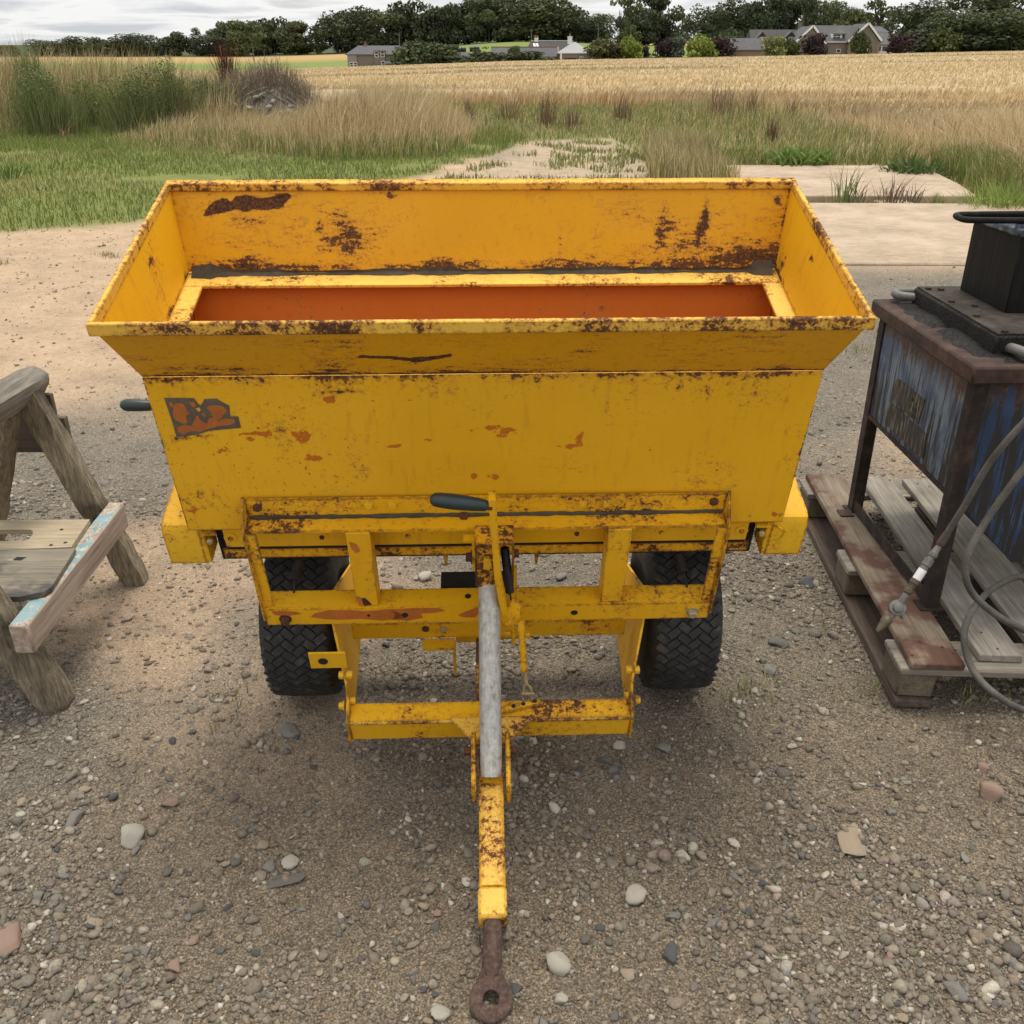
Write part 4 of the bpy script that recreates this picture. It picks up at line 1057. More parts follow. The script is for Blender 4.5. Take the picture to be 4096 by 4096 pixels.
for (e0, v0, a, va, e1, v1) in [(3171, 176, 3240, 103, 3299, 174), (3386, 166, 3458, 93, 3519, 163)]:
    hp(h5, "bargeboard", M['white'], lambda b: barge(b, e0, v0, a, va)); hp(h5, "bargeboard", M['white'], lambda b: barge(b, e1, v1, a, va))
hp(h5, "middle_wall", M['harl'], lambda b: hbox(b, 3291, 3397, 168, Y, 6, yoff=1.2))
hp(h5, "main_roof", M['slate'], lambda b: roofx(b, 3262, 3440, 3244, 3452, 168, 100, Y + 1.2, 8))
hp(h5, "gutter", M['white'], lambda b: b.box((ux(3292, Y), Y + .75, uz(169.5, Y)), (ux(3394, Y), Y + .95, uz(166.5, Y))))
hp(h5, "dormer_front", M['white'], lambda b: b.box((ux(3328, Y), Y + 1.9, uz(158, Y)), (ux(3372, Y), Y + 5, uz(134, Y))))
hp(h5, "dormer_roof", M['slate'], lambda b: roofx(b, 3325, 3376, 3349, 3351, 134, 109, Y + 1.7, 3.6))
window(h5, 3350, 146, 1.8, .95, Y, Y + 1.9, (2, 2))
for (u, v, w, h, p) in [(3232, 207, 1.9, .9, (3, 1)), (3360, 204, 1.0, .8, (1, 1)), (3445, 202, 2.9, 1.0, (3, 1)), (3300, 207, .6, .9, (1, 1))]:
    window(h5, u, v, w, h, Y, Y if u not in (3360, 3300) else Y + 1.2, p)
for (u0) in (3181, 3291, 3397, 3511):
    for i in range(6): hp(h5, "quoin", M['sandstone'], lambda b: b.box((ux(u0, Y) - .3 - .12 * (i % 2), Y - .05, uz(214, Y) + i * .42), (ux(u0, Y) + .3 + .12 * (i % 2), Y + .3, uz(214, Y) + i * .42 + .34)))
hp(h5, "back_wing_roof", M['slate'], lambda b: roofx(b, 3470, 3545, 3440, 3525, 128, 104, Y + 5, 6))
hp(h5, "back_wing_wall", M['harl_grey'], lambda b: hbox(b, 3480, 3538, 128, Y + 5, 6))
hp(h5, "end_roof", M['slate'], lambda b: roofx(b, 3514, 3584, 3516, 3560, 178, 128, Y + 1, 7))
hp(h5, "sunroom_wall", M['white'], lambda b: hbox(b, 3513, 3572, 178, Y, 7, yoff=1))
for u in (3523, 3540, 3552, 3564): window(h5, u, 195, .75, 1.1, Y, Y + 1, (1, 1), .06)
hp(h5, "garden_wall", M['white'], lambda b: hbox(b, 3572, 3618, 200, Y, .3, yoff=2))
gt = B(); hbox(gt, 2848, 2906, 214, 234, .12, 218); o = gt.build("gate", M['white']); tag(o, "white bar gate at the crop's far edge left of the outbuilding", "gate")
# ------------------------------------------------------------------ the yellow spreader
sp = thing("hopper_spreader", "yellow rusty hopper spreader trailer resting on its drawbar in the gravel yard", "spreader trailer", SLOC, (TILT, 0, YAW))
H1, H2, ZR, ZK, YF, YR, YKF, YKR, ZB, YBF = .7095, .6839, 1.2687, 1.093, -.2174, .3812, -.124, .2876, .6749, -.1355
YBR = .06
def spots(lst, P, fx=0, fz=2):
    """lst of (x, z, rx, rz, strength)"""
    v = np.zeros(len(P))
    for (x, z, rx, rz, s) in lst:
        v = np.maximum(v, s * np.exp(-(((P[:, fx] - x) / rx) ** 2 + ((P[:, fz] - z) / rz) ** 2)))
    return v
# --- collar (four flared sheets)
rear_n = Vector((0, -(ZR - ZK), (YR - YKR))).normalized(); rear_p = Vector((0, YKR, ZK))
def rl(u, v): q = locp(u, v, rear_p, rear_n); return (q.x, q.z)
patch1 = [rl(*p) for p in [(826, 852), (838, 828), (868, 806), (905, 795), (926, 812), (948, 788), (985, 784), (1050, 798), (1100, 786), (1150, 772), (1156, 784), (1128, 818), (1060, 830), (1015, 826), (985, 838), (950, 826), (930, 832), (890, 842), (850, 848)]]
rear_spots = [(*rl(1395, 965), .055, .03, .311), (*rl(1400, 930), .03, .03, .222), (*rl(2655, 890), .02, .06, .296), (*rl(2640, 930), .015, .035, .355), (*rl(2820, 850), .010, .045, .407), (*rl(2810, 900), .012, .03, .333), (*rl(2420, 1040), .10, .03, .222), (*rl(2530, 850), .06, .03, .192), (*rl(2380, 1020), .02, .05, .222), (*rl(1280, 900), .01, .04, .185), (*rl(2240, 960), .006, .05, .281), (*rl(2380, 990), .005, .05, .244), (*rl(2790, 960), .005, .06, .296), (*rl(3110, 795), .012, .008, .370), (*rl(1560, 775), .010, .012, .296), (*rl(1350, 870), .03, .02, .222), (*rl(1000, 880), .03, .012, .207)]
def rust_rear(P, inner):
    x, z = P[:, 0], P[:, 2]; h = (z - ZK) / (ZR - ZK)
    v = .34 * smooth(.20, .03, h + .10 * (fnoise(x, z, 9, 70) - .5) - .13 * smooth(.36, .62, x) - .06 * smooth(-.4, -.65, x))
    v = np.maximum(v, spots(rear_spots, P)); v = np.maximum(v, .22 * smooth(.5, .2, h) * smooth(.2, .5, x))
    v = np.maximum(v, 1.0 * smooth(.006, -.004, sdf_poly(x, z, patch1)))
    v = np.maximum(v, .24 * smooth(.014, .003, H1 - (H1 - H2) * (1 - h) - np.abs(x)))
    v = v + .07 * smooth(.35, .6, fnoise(x, z, 5, 78))
    return np.where(inner, v, .1)
panel("collar_rear", (H2, YKR, ZK), (-H2, YKR, ZK), (-H1, YR, ZR), (H1, YR, ZR), .004, M['flare'], sp, 260, 44, rust_rear, None, .006)
fn = Vector((0, -(ZR - ZK), -(YKF - YF))).normalized(); fp = Vector((0, YKF, ZK))
def fl(u, v): q = locp(u, v, fp, fn); return (q.x, q.z)
scr = [fl(*p) for p in [(1440, 1424), (1560, 1427), (1640, 1434), (1720, 1428), (1805, 1415), (1808, 1422), (1730, 1438), (1665, 1448), (1640, 1443), (1560, 1434), (1440, 1429)]]
fsp = [(*fl(880, 1315), .03, .006, .42), (*fl(430, 1345), .012, .006, .4), (*fl(3300, 1440), .03, .012, .34), (*fl(500, 1440), .10, .02, .22), (*fl(700, 1470), .15, .02, .2)]
def rust_front(P, inner):
    x, z = P[:, 0], P[:, 2]; h = (z - ZK) / (ZR - ZK)
    v = .26 * smooth(.07, .0, h + .05 * (fnoise(x, z * 0, 11, 72) - .5)) + .16 * smooth(.40, .05, h)
    v = np.maximum(v, spots(fsp, P)); v = np.maximum(v, .9 * smooth(.004, -.002, sdf_poly(x, z, scr)))
    return np.where(inner, .05, v)
panel("collar_front", (-H2, YKF, ZK), (H2, YKF, ZK), (H1, YF, ZR), (-H1, YF, ZR), .004, M['flare'], sp, 260, 40, rust_front, None, .004)
def rust_side(P, inner):
    h = (P[:, 2] - ZK) / (ZR - ZK)
    v = .30 * smooth(.10, .0, h) + spots([(.26, 1.10, .02, .05, .3), (-.1, 1.18, .01, .01, .45), (.12, 1.21, .012, .008, .45)], P, 1, 2)
    return v
for s in (-1, 1):
    a, b_, c, d = (s * H2, YKR, ZK), (s * H2, YKF, ZK), (s * H1, YF, ZR), (s * H1, YR, ZR)
    if s > 0: a, b_, c, d = b_, a, d, c
    panel("collar_side", a, b_, c, d, .004, M['panel'], sp, 90, 40, rust_side)
# --- rim bars round the mouth
T_ = .011; HT = .020
for (lo, hi) in [((-H1 - .004, YF - .006, ZR - .018), (H1 + .004, YF + T_ - .006, ZR + .008)), ((-H1 - .004, YR - .0205, ZR - .017), (H1 + .004, YR + .004, ZR + .001))]:
    b = B(); b.box(lo, hi, bev=.002); b.build("rim_bar", M['rim'], sp)
for s_ in (-1, 1):
    xa, xb = s_ * (H1 + .0035), s_ * (H1 + .0035 - T_); y0, y1 = YF + T_ - .0055, YR - .0210
    b = B(); b.prism([(y0, ZR - .0185), (y1, ZR - .0175), (y1, ZR + .0005), (y0, ZR + .0075)], 'x', min(xa, xb), max(xa, xb), .002); b.build("rim_bar", M['rim'], sp)
# --- ledge at the foot of the collar
for (lo, hi) in [((-H2 + .004, YKR - .056, ZK - .012), (H2 - .004, YKR - .003, ZK - .004)), ((-H2 + .004, YKF + .003, ZK - .012), (H2 - .004, YKF + .05, ZK - .004)),
                 ((-H2 + .003, YKF + .05, ZK - .0125), (-H2 + .044, YKR - .056, ZK - .0045)), ((H2 - .044, YKF + .05, ZK - .0125), (H2 - .003, YKR - .056, ZK - .0045))]:
    b = B(); b.box(lo, hi, bev=.0015); b.build("ledge", M['ledge'], sp)
# earth caked along the ledge
def crumb(P, inner): return np.zeros(len(P))
b = B(); n = 90; pts = []
for i in range(n + 1):
    x = -H2 + .012 + (2 * H2 - .024) * i / n
    hgt = .002 + .006 * abs(math.sin(i * .37) * math.sin(i * .11 + 1)) + .003 * random.random() + (.010 if i < 4 or i > n - 4 else 0)
    pts.append((x, hgt))
vv = []
for (x, hg) in pts: vv += [(x, YKR - .008 - 1.0 * hg, ZK - .0035), (x, YKR - .004, ZK - .003 + hg * .55), (x, YKR + hg * .55 - .006, ZK + hg)]
ff = []
for i in range(n):
    q = i * 3; ff += [(q, q + 3, q + 4, q + 1), (q + 1, q + 4, q + 5, q + 2)]
b._new(vv, ff, True); b.build("caked_dirt", M['dirt'], sp)
# --- lower hopper
pan_p = Vector((0, YKF, ZK)); pan_n = Vector((0, -(ZK - ZB), (YKF - YBF) * -1)).normalized()
pan_n = Vector((0, -1, (YKF - YBF) / (ZK - ZB) * -1)).normalized()
def pn(u, v): q = locp(u, v, Vector((0, YKF, ZK)), Vector((0, ZK - ZB, -(YKF - YBF)))); return (q.x, q.z)
chips = [((1033, 1733), .030, .006), ((1200, 1735), .018, .008), ((1214, 1752), .012, .012), ((895, 1800), .011, .010), ((1251, 1831), .014, .008), ((1222, 1868), .003, .008), ((1318, 1600), .010, .006), ((1490, 1605), .005, .004), ((1574, 1783), .015, .004), ((1000, 1756), .008, .005), ((1970, 1710), .016, .005), ((2030, 1722), .018, .007), ((2005, 1745), .010, .004), ((2320, 1755), .007, .016), ((2285, 1785), .016, .006), ((1972, 1908), .010, .008), ((1893, 1904), .006, .009), ((1640, 1600), .004, .003), ((1715, 1760), .008, .003), ((3095, 2055), .006, .006), ((3000, 2062), .004, .005), ((1700, 1400), .001, .001), ((2220, 2010), .016, .003), ((2790, 1990), .03, .003), ((770, 2040), .008, .008), ((1340, 2010), .01, .003), ((1450, 1860), .004, .004), ((2600, 1800), .004, .003), ((1890, 1720), .004, .003)]
CH = [(*pn(*p), rx, rz) for (p, rx, rz) in chips]
def chip_panel(P, inner):
    v = np.zeros(len(P))
    for (x, z, rx, rz) in CH: v = np.maximum(v, np.clip(.82 - .30 * np.hypot((P[:, 0] - x) / rx, (P[:, 2] - z) / rz), 0, .72))
    v = np.maximum(v, .62 * smooth(.008, .001, np.abs(P[:, 0] + .0) * 0 + (H2 - np.abs(P[:, 0]))) * smooth(.47, .6, fnoise(P[:, 0], P[:, 2], 9, 81)))
    return np.where(inner, 0, v)
def rust_panel(P, inner):
    x, z = P[:, 0], P[:, 2]
    v = .20 * smooth(.02, .0, (ZK - z) + .02 * (fnoise(x, z, 14, 82) - .5)) + .15 * smooth(.07, .0, (ZK - z) + .08 * (fnoise(x, z * 0, 6, 85) - .5))
    v = np.maximum(v, spots([(*pn(1380, 1565), .05, .006, .38), (*pn(3060, 2098), .02, .006, .5), (*pn(3125, 2060), .006, .008, .5), (*pn(800, 1745), .05, .010, .26), (*pn(740, 1752), .03, .008, .3), (*pn(2380, 1640), .03, .002, .2), (*pn(2460, 1650), .001, .001, .2)], P))
    v = np.maximum(v, .30 * smooth(.006, .0, H2 - np.abs(x)))
    return np.where(inner, .05, v)
panel("hopper_front", (-H2, YBF, ZB), (H2, YBF, ZB), (H2, YKF - .002, ZK - .002), (-H2, YKF - .002, ZK - .002), .004, M['panel'], sp, 300, 90, rust_panel, chip_panel)
panel("hopper_rear", (H2, YBR, ZB), (-H2, YBR, ZB), (-H2, YKR, ZK - .002), (H2, YKR, ZK - .002), .004, M['panel'], sp, 20, 10)
for s in (-1, 1):
    b = B(); b.prism([(YBF + .004, ZB), (YBR - .004, ZB), (YKR - .004, ZK - .003), (YKF + .002, ZK - .003)], 'x', s * (H2 - .005), s * (H2 - .001)); b.build("hopper_end", M['panel'], sp)
# orange lining seen through the mouth
b = B(); b._new([(H2 - .01, YBR - .016, ZB), (-H2 + .01, YBR - .016, ZB), (-H2 + .01, YKR - .020, ZK - .013), (H2 - .01, YKR - .020, ZK - .013)], [(0, 1, 2, 3)])
b._new([(-H2 + .01, YBF + .012, ZB), (H2 - .01, YBF + .012, ZB), (H2 - .01, YKF + .012, ZK - .013), (-H2 + .01, YKF + .012, ZK - .013)], [(0, 1, 2, 3)])
for s in (-1, 1): b._new([(s * (H2 - .008), YBF + .006, ZB), (s * (H2 - .008), YBR - .006, ZB), (s * (H2 - .008), YKR - .008, ZK - .013), (s * (H2 - .008), YKF + .006, ZK - .013)], [(0, 1, 2, 3)])
b._new([(-H2 + .006, YBF + .004, ZB + .004), (H2 - .006, YBF + .004, ZB + .004), (H2 - .006, YBR - .004, ZB + .004), (-H2 + .006, YBR - .004, ZB + .004)], [(0, 1, 2, 3)])
b.build("hopper_lining", M['orange'], sp)
# --- faded sticker with orange areas
ST = [(62, 235), (470, 240), (490, 262), (522, 310), (560, 345), (600, 290), (610, 255), (780, 245), (870, 300), (960, 345), (968, 460), (985, 495), (1080, 492), (1120, 650), (690, 690), (560, 730), (400, 760), (235, 785), (170, 560)]
def zs(p): return (640 + p[0] * .2899, 1520 + p[1] * .2899)
def flatpoly(name, pts, y, mat, parent, th=.0006):
    b = B(); n = len(pts); b.poly3([(x, y(z), z) for (x, z) in pts], (0, -th, 0)); bmesh.ops.triangulate(b.bm, faces=[f for f in b.bm.faces if len(f.verts) > 4]); return b.build(name, mat, parent)
py_ = lambda z: YBF + (YKF - .002 - YBF) * (z - ZB) / (ZK - ZB) - .0004
stk = flatpoly("sticker", [pn(*zs(p)) for p in ST], lambda z: py_(z) - .0003, M['sticker'], sp)
for pg in [[(195, 330), (240, 305), (320, 310), (355, 350), (385, 430), (430, 440), (360, 480), (385, 580), (330, 590), (215, 540), (180, 460), (185, 390)], [(130, 300), (160, 290), (190, 330), (175, 370), (140, 340)], [(405, 290), (480, 285), (500, 340), (470, 370), (430, 340)],
           [(640, 370), (700, 335), (800, 335), (880, 355), (935, 410), (870, 480), (855, 515), (790, 550), (740, 510), (700, 430)], [(240, 640), (340, 605), (440, 620), (500, 490), (535, 470), (550, 530), (650, 595), (680, 510), (740, 510), (800, 555), (900, 515), (1030, 530), (1040, 580), (960, 610), (820, 620), (680, 660), (560, 700), (440, 690), (330, 740), (250, 700)], [(570, 450), (610, 440), (640, 480), (610, 500)]]:
    flatpoly("orange_patch", [pn(*zs(p)) for p in pg], lambda z: py_(z) - .0010, M['oldpaint'], stk, .0005)
flatpoly("yellow_spot", [pn(*zs(p)) for p in [(495, 375), (550, 368), (568, 400), (540, 428)]], lambda z: py_(z) - .0010, M['clean'], stk, .0005)

# --- strip with washers under the hopper, rusty lower strip, dark shaft
b = B(); b.box((-.615, -.118, .600), (.615, -.110, .672), bev=.001); b.build("clamp_strip", M['panel'], sp)
for u in (810, 1290, 1633, 2305, 2640, 2970):
    q = locy(u, 2155, -.118); q.x = min(max(q.x, -.6), .6)
    b = B(); b.lathe([(0, .0155), (.002, .0155)], (q.x, -.118, .632), (0, -1, 0), 18); b.build("washer", M['panel'], sp)
    b = B(); b.hexbolt((q.x, -.120, .632), (0, -1, 0), .006, .005); b.build("bolt", M['bolt_rust'] if u in (1290, 2305) else M['heavy'], sp)
b = B(); b.box((-.62, -.100, .5745), (.62, -.075, .600)); b.build("rubber_seal", M['dark'], sp)
b = B(); b.box((-.632, -.100, .545), (.632, -.094, .574)); b.box((-.632, -.0935, .545), (.632, -.045, .551)); b.build("lower_strip", M['heavy'], sp)
for x in (-.105, .118):
    b = B(); b.prism([(x - .006, .545), (x + .008, .545), (x + .003, .49), (x - .002, .49)], 'y', -.085, -.075); b.build("stud", M['heavy'], sp)
b = B(); b.box((-.654, -.06, .50), (.654, .10, .655)); b.build("roller_housing", M['dark'], sp)
# --- end covers
def cover(s):
    def bxs(b, x0, x1, y0, y1, z0, z1, bev=0): b.box((min(s * x0, s * x1), y0, z0), (max(s * x0, s * x1), y1, z1), bev=bev)
    prof = [(.06, .677), (-.098, .675), (-.114, .669), (-.123, .654), (-.126, .556)]
    inn = [(y + .004, z - .004) for (y, z) in prof][::-1]; inn[0] = (-.122, .556); inn[-1] = (.06, .673)
    b = B(); b.prism(prof + inn, 'x', min(s * .668, s * .752), max(s * .668, s * .752)); cv = b.build("end_cover", M['cover'], sp, flat=True)
    b = B(); b.prism([(.06, .676), (-.098, .674), (-.113, .668), (-.122, .653), (-.125, .556), (.10, .52), (.13, .66)], 'x', min(s * .748, s * .7515), max(s * .748, s * .7515)); b.build("cover_side", M['cover'], cv, flat=True)
    b = B(); bxs(b, .655, .6675, -.128, -.06, .560, .664, .001); b.build("cover_inner_edge", M['frame'], cv)
    b = B(); bxs(b, .628, .664, -.134, -.10, .655, .661); b.build("bracket_tab", M['frame'], cv)
    b = B(); b.hexbolt((s * .640, -.14, .645), (0, -1, 0), .007, .008); b.build("bracket_bolt", M['zinc'], cv)
cover(-1); cover(1)
b = B(); b.prism([(.668, .66), (.680, .655), (.700, .640), (.694, .615), (.676, .610), (.668, .605)], 'y', -.131, -.1265); b.build("weld_plate", M['frame'], sp)

# --- front ladder frame
def angle(b, x0, x1, yb, z, dep, hgt, t=.006, up=True):
    if up: b.box((x0, yb - t, z + t), (x1, yb, z + hgt)); b.box((x0, yb - dep, z), (x1, yb, z + t - .0005))
    else: b.box((x0, yb, z - hgt), (x1, yb + t, z)); b.box((x0, yb + t + .0005, z - t), (x1, yb + dep, z))
def rust_lane(P): return None
b = B(); angle(b, -.536, .536, -.140, .716, .052, .060); b.build("upper_angle", M['heavy'], sp)
b = B(); b.tube([(x, -.1475 - .002 * random.random(), .7235 + .002 * random.random()) for x in np.linspace(-.53, .53, 60)], [.0035 + .003 * random.random() for _ in range(60)], 6); b.build("corner_dirt", M['dirt'], sp)
for s in (-1, 1):
    b = B(); b.prism([(-.142, .782), (-.146, .782), (-.196, .728), (-.200, .700), (-.204, .432), (-.188, .412), (-.186, .60), (-.180, .71), (-.142, .722)], 'x', s * .5405 - .003, s * .5405 + .003); b.build("end_plate", M['heavy'], sp)
    b = B(); b.box((s * .5375 - (.022 if s > 0 else 0), -.192, .468), (s * .5375 + (.022 if s < 0 else 0), -.187, .714)); b.build("end_bar", M['frame'], sp)
b = B(); angle(b, -.537, .537, -.200, .468, .060, .056, .006, False); b.build("lower_angle", M['frame'], sp)
LC = [(-.46, .448, .08, .008), (-.36, .447, .06, .014), (-.27, .450, .10, .010), (-.20, .452, .08, .014), (-.045, .445, .03, .016), (-.06, .452, .03, .010)]
for i, pg in enumerate([[(-.52, .462), (-.50, .464), (-.462, .460), (-.45, .452), (-.49, .444), (-.515, .450)], [(-.42, .452), (-.385, .464), (-.33, .463), (-.30, .458), (-.27, .460), (-.245, .464), (-.215, .450), (-.20, .430), (-.26, .422), (-.31, .430), (-.36, .428), (-.40, .432), (-.43, .440)], [(-.24, .463), (-.18, .466), (-.12, .465), (-.105, .455), (-.13, .448), (-.165, .446), (-.16, .430), (-.20, .420), (-.235, .425), (-.225, .445)], [(-.075, .438), (-.055, .452), (-.03, .464), (-.018, .460), (-.02, .445), (-.030, .436), (-.035, .428), (-.065, .430)]]):
    b = B(); b.poly3([(x, -.2003, z) for x, z in pg], (0, -.0006, 0)); b.build("orange_patch", M['oldpaint'], sp)
for s, x in ((-1, -.2905), (1, .2965)):
    b = B(); b.box((x - .0265, -.194, .4685), (x + .0265, -.142, .7155), bev=.002); up = b.build("upright", M['frame'], sp)
b = B(); b.poly3([(-.312, -.1943, .690), (-.296, -.1943, .682), (-.289, -.1943, .660), (-.300, -.1943, .652), (-.309, -.1943, .668)], (0, -.0006, 0)); b.build("orange_patch", M['oldpaint'], sp)
b = B(); b.poly3([(-.316, -.1943, .508), (-.303, -.1943, .500), (-.300, -.1943, .472), (-.311, -.1943, .472)], (0, -.0006, 0)); b.build("orange_patch", M['oldpaint'], sp)
b = B(); b.poly3([(-.303, -.1944, .497), (-.295, -.1944, .500), (-.286, -.1944, .486), (-.280, -.1944, .474), (-.299, -.1944, .471)], (0, -.0006, 0)); b.build("rust_patch", M['rustpatch'], sp)
# bolts
def bolt(x, y, z, d, mat, r=.011, h=.008, washer=0): b = B(); b.hexbolt((x, y, z), d, r, h, washer); return b.build("bolt", M[mat], sp)
for (u, v, m) in [(1030, 2027, 'bolt_rust'), (1474, 2019, 'clean'), (1570, 2018, 'clean'), (2330, 2010, 'clean'), (2428, 2008, 'clean'), (2855, 2003, 'bolt_rust')]:
    q = locy(u, v, -.146); bolt(q.x, -.146, q.z, (0, -1, 0), m, .0105, .008)
q = locz(1856, 2067, .722); bolt(q.x, q.y, .7215, (0, 0, 1), 'bolt_rust', .0115, .010)
for (u, v, m) in [(1142, 2475, 'bolt_rust'), (2768, 2446, 'zinc')]:
    q = locy(u, v, -.2); bolt(q.x, -.2, q.z, (0, -1, 0), m, .0115, .012, .015)
for (u, v) in [(1872, 2385)]:
    q = locz(u, v, .468); b = B(); b.lathe([(0, .008), (.0012, .007)], (q.x, q.y, .4682), (0, 0, 1), 12); b.build("bolt_hole", M['dark'], sp)
for (u, v) in [(1620, 2459), (2297, 2450), (1475, 2461)]:
    q = locy(u, v, -.2); b = B(); b.lathe([(0, .009 if u != 1475 else .005), (.001, .008 if u != 1475 else .004)], (q.x, -.2004, q.z), (0, -1, 0), 12); b.build("bolt_hole", M['dark'], sp)
# --- springs hanging by the tyres
def coil(name, a, b_, r, turns, wr, mat):
    a, b_ = Vector(a), Vector(b_); d = (b_ - a); L = d.length; d.normalize()
    u = (Vector((1, 0, 0)) - d * d.x).normalized(); w = d.cross(u); pts = []
    n = turns * 9
    for i in range(n + 1):
        t = i / n; an = 2 * math.pi * turns * t; pts.append(a + d * L * t + (u * math.cos(an) + w * math.sin(an)) * r)
    b = B(); b.tube(pts, wr, 5); o = b.build(name, M[mat], sp); return o
for (u0, v0, u1, v1) in [(1200, 2240, 1178, 2320), (2710, 2215, 2735, 2290)]:
    p0, p1 = locy(u0, v0, -.09), locy(u1, v1, -.13)
    coil("spring", p0, p1, .0105, 15, .0022, 'spring')
    b = B(); b.tube([p0 + Vector((0, 0, .04)), p0], .003, 6); b.tube([p1, p1 + Vector((-.004 if u0 < 2000 else .010, -.02, -.035))], .0028, 6); b.build("spring_hook", M['spring'], sp)
# --- chassis side plates
for s in (-1, 1):
    P = [(.385, -.113, .433), (.385, -.170, .383), (.350, -.29, .285), (.337, -.372, .290), (.337, -.372, .245), (.345, -.27, .175), (.360, 0, .11), (.385, .16, .14), (.385, .21, .21)]
    b = B(); b.poly3([(s * x, y, z) for x, y, z in P], (s * .006, 0, 0)); bmesh.ops.triangulate(b.bm, faces=[f for f in b.bm.faces if len(f.verts) > 4]); b.build("side_plate", M['frame'], sp)
    b = B(); b.prism([(-.35, .300), (-.372, .352), (-.388, .352), (-.428, .325), (-.432, .248), (-.36, .246)], 'x', s * .3335 - .003, s * .3335 + .003); b.build("beam_end_plate", M['heavy'], sp)
    b = B(); b.hexbolt((s * .343, -.385, .335), (s, 0, 0), .009, .010, .012); b.hexbolt((s * .330, -.372, .336), (-s, 0, 0), .008, .012); b.build("bolt", M['clean'], sp)
    b = B(); b.hexbolt((s * .352, -.30, .34), (s, 0, 0), .010, .012); b.hexbolt((s * .345, -.30, .34), (-s, 0, 0), .010, .014); b.build("bolt", M['clean'], sp)
# tab by the left tyre
b = B(); b.box((-.432, -.282, .345), (-.345, -.276, .400)); tb = b.build("side_tab", M['clean'], sp)
b = B(); b.lathe([(0, .012), (.0015, .011)], (-.400, -.2825, .372), (0, -1, 0), 14); b.build("tab_hole", M['dark'], tb)
# cross members
b = B(); angle(b, -.355, .355, -.12, .312, .05, .058, .006, False); b.build("cross_member", M['frame'], sp)
for (u, v, m) in [(1702, 2513, 'bolt_rust'), (1774, 2514, 'zinc')]: q = locy(u, v, -.12); bolt(q.x, -.12, q.z, (0, -1, 0), m, .010, .006)
b = B(); b.box((-.362, .02, .205), (.362, .06, .245), bev=.002); b.build("axle_beam", M['frame'], sp)
b = B(); b.tube([(-.52, 0, WR), (.52, 0, WR)], .016, 14); b.build("axle", M['dark'], sp)
b = B(); b.lathe([(-.06, .055), (.06, .055), (.062, .05)], (.03, -.02, .205), (1, 0, 0), 24); b.build("drive_drum", M['clean'], sp)
b = B(); b.box((-.09, -.07, .17), (-.03, -.01, .24)); b.build("drive_box", M['frame'], sp)
b = B(); b.box((-.12, -.10, .400), (.05, -.05, .43)); b.build("bearing_bar", M['dark'], sp)
# hooked bracket left of the tube
q0, q1, q2 = locy(1690, 2555, -.13), locy(1820, 2560, -.13), locy(1833, 2690, -.15)
b = B(); b.box((q0.x, -.16, q0.z - .012), (q1.x, -.125, q0.z - .006)); b.box((q1.x - .006, -.16, q2.z), (q1.x + .001, -.125, q0.z - .0125)); b.box((q1.x - .05, -.128, q0.z - .035), (q1.x - .007, -.124, q0.z - .0125)); b.build("hook_bracket", M['clean'], sp)
b = B(); b.prism([(-.42, .28), (-.30, .335), (-.14, .275), (-.14, .245), (-.30, .275), (-.42, .255)], 'x', -.034, -.026); b.build("brace_plate", M['vrust'], sp)

# --- front beam with gussets, drawbar and tow eye
def rust_top(P): return None
b = B(); b.box((-.330, -.425, .252), (.330, -.372, .322), bev=.003); b.build("front_beam", M['frame'], sp)
b = B(); b.box((-.329, -.424, .3225), (.329, -.373, .3245)); b.build("beam_top_skin", M['heavy'], sp)
b = B(); b.tube([(-.33, -.425, .3205), (.33, -.425, .3205)], .0045, 6); b.build("weld_bead", M['rim'], sp)
b = B(); b.poly3([(-.096, -.424, .330), (.104, -.424, .330), (.034, -.500, .330), (-.033, -.500, .330)], (0, 0, .006)); b.build("gusset", M['rim'], sp)
b = B(); b.box((-.028, -.830, .292), (.0255, -.40, .338), bev=.004); db = b.build("drawbar", M['heavy'], sp)
b = B(); b.box((-.0225, -.828, .3382), (.020, -.60, .3392)); b.build("drawbar_top_skin", M['rim'], db)
for x in (-.0445, .0315):
    b = B(); b.box((x, -.625, .300), (x + .011, -.488, .372), bev=.002); b.build("fork_plate", M['heavy'], sp)
for s in (-1, 1): bolt(s * .042 - (.001 if s > 0 else .003), -.525, .352, (s, 0, 0), 'bolt_rust', .010, .016)
b = B(); b.box((-.031, -.895, .286), (.0270, -.832, .344), bev=.006); b.build("drawbar_socket", M['rim'], sp)
b = B(); b.tube([(-.002, -.872, .317), (-.0025, -.895, .319), (-.003, -.93, .322), (-.0045, -.972, .325), (-.0055, -.990, .326), (-.0062, -1.004, .326), (-.0068, -1.012, .326)], [.0185, .0190, .0185, .0190, .0175, .012, .006], 16)
b.prism([(-.024, -.985), (.012, -.985), (.022, -1.012), (.024, -1.022), (-.038, -1.022), (-.036, -1.012)], 'z', .3185, .3335, .003)
te = b.build("tow_shaft", M['eye'], sp)
b = B(); eye = [(-.008, .0165), (-.007, .0155), (.007, .0155), (.008, .0165), (.0085, .020), (.0085, .038), (.006, .041), (-.006, .041), (-.0085, .038), (-.0085, .020)]
b.lathe(eye, (-.0072, -1.042, .326), (0, math.sin(-.12), math.cos(.12)), 36, closed=True); b.build("tow_eye", M['eye'], sp)
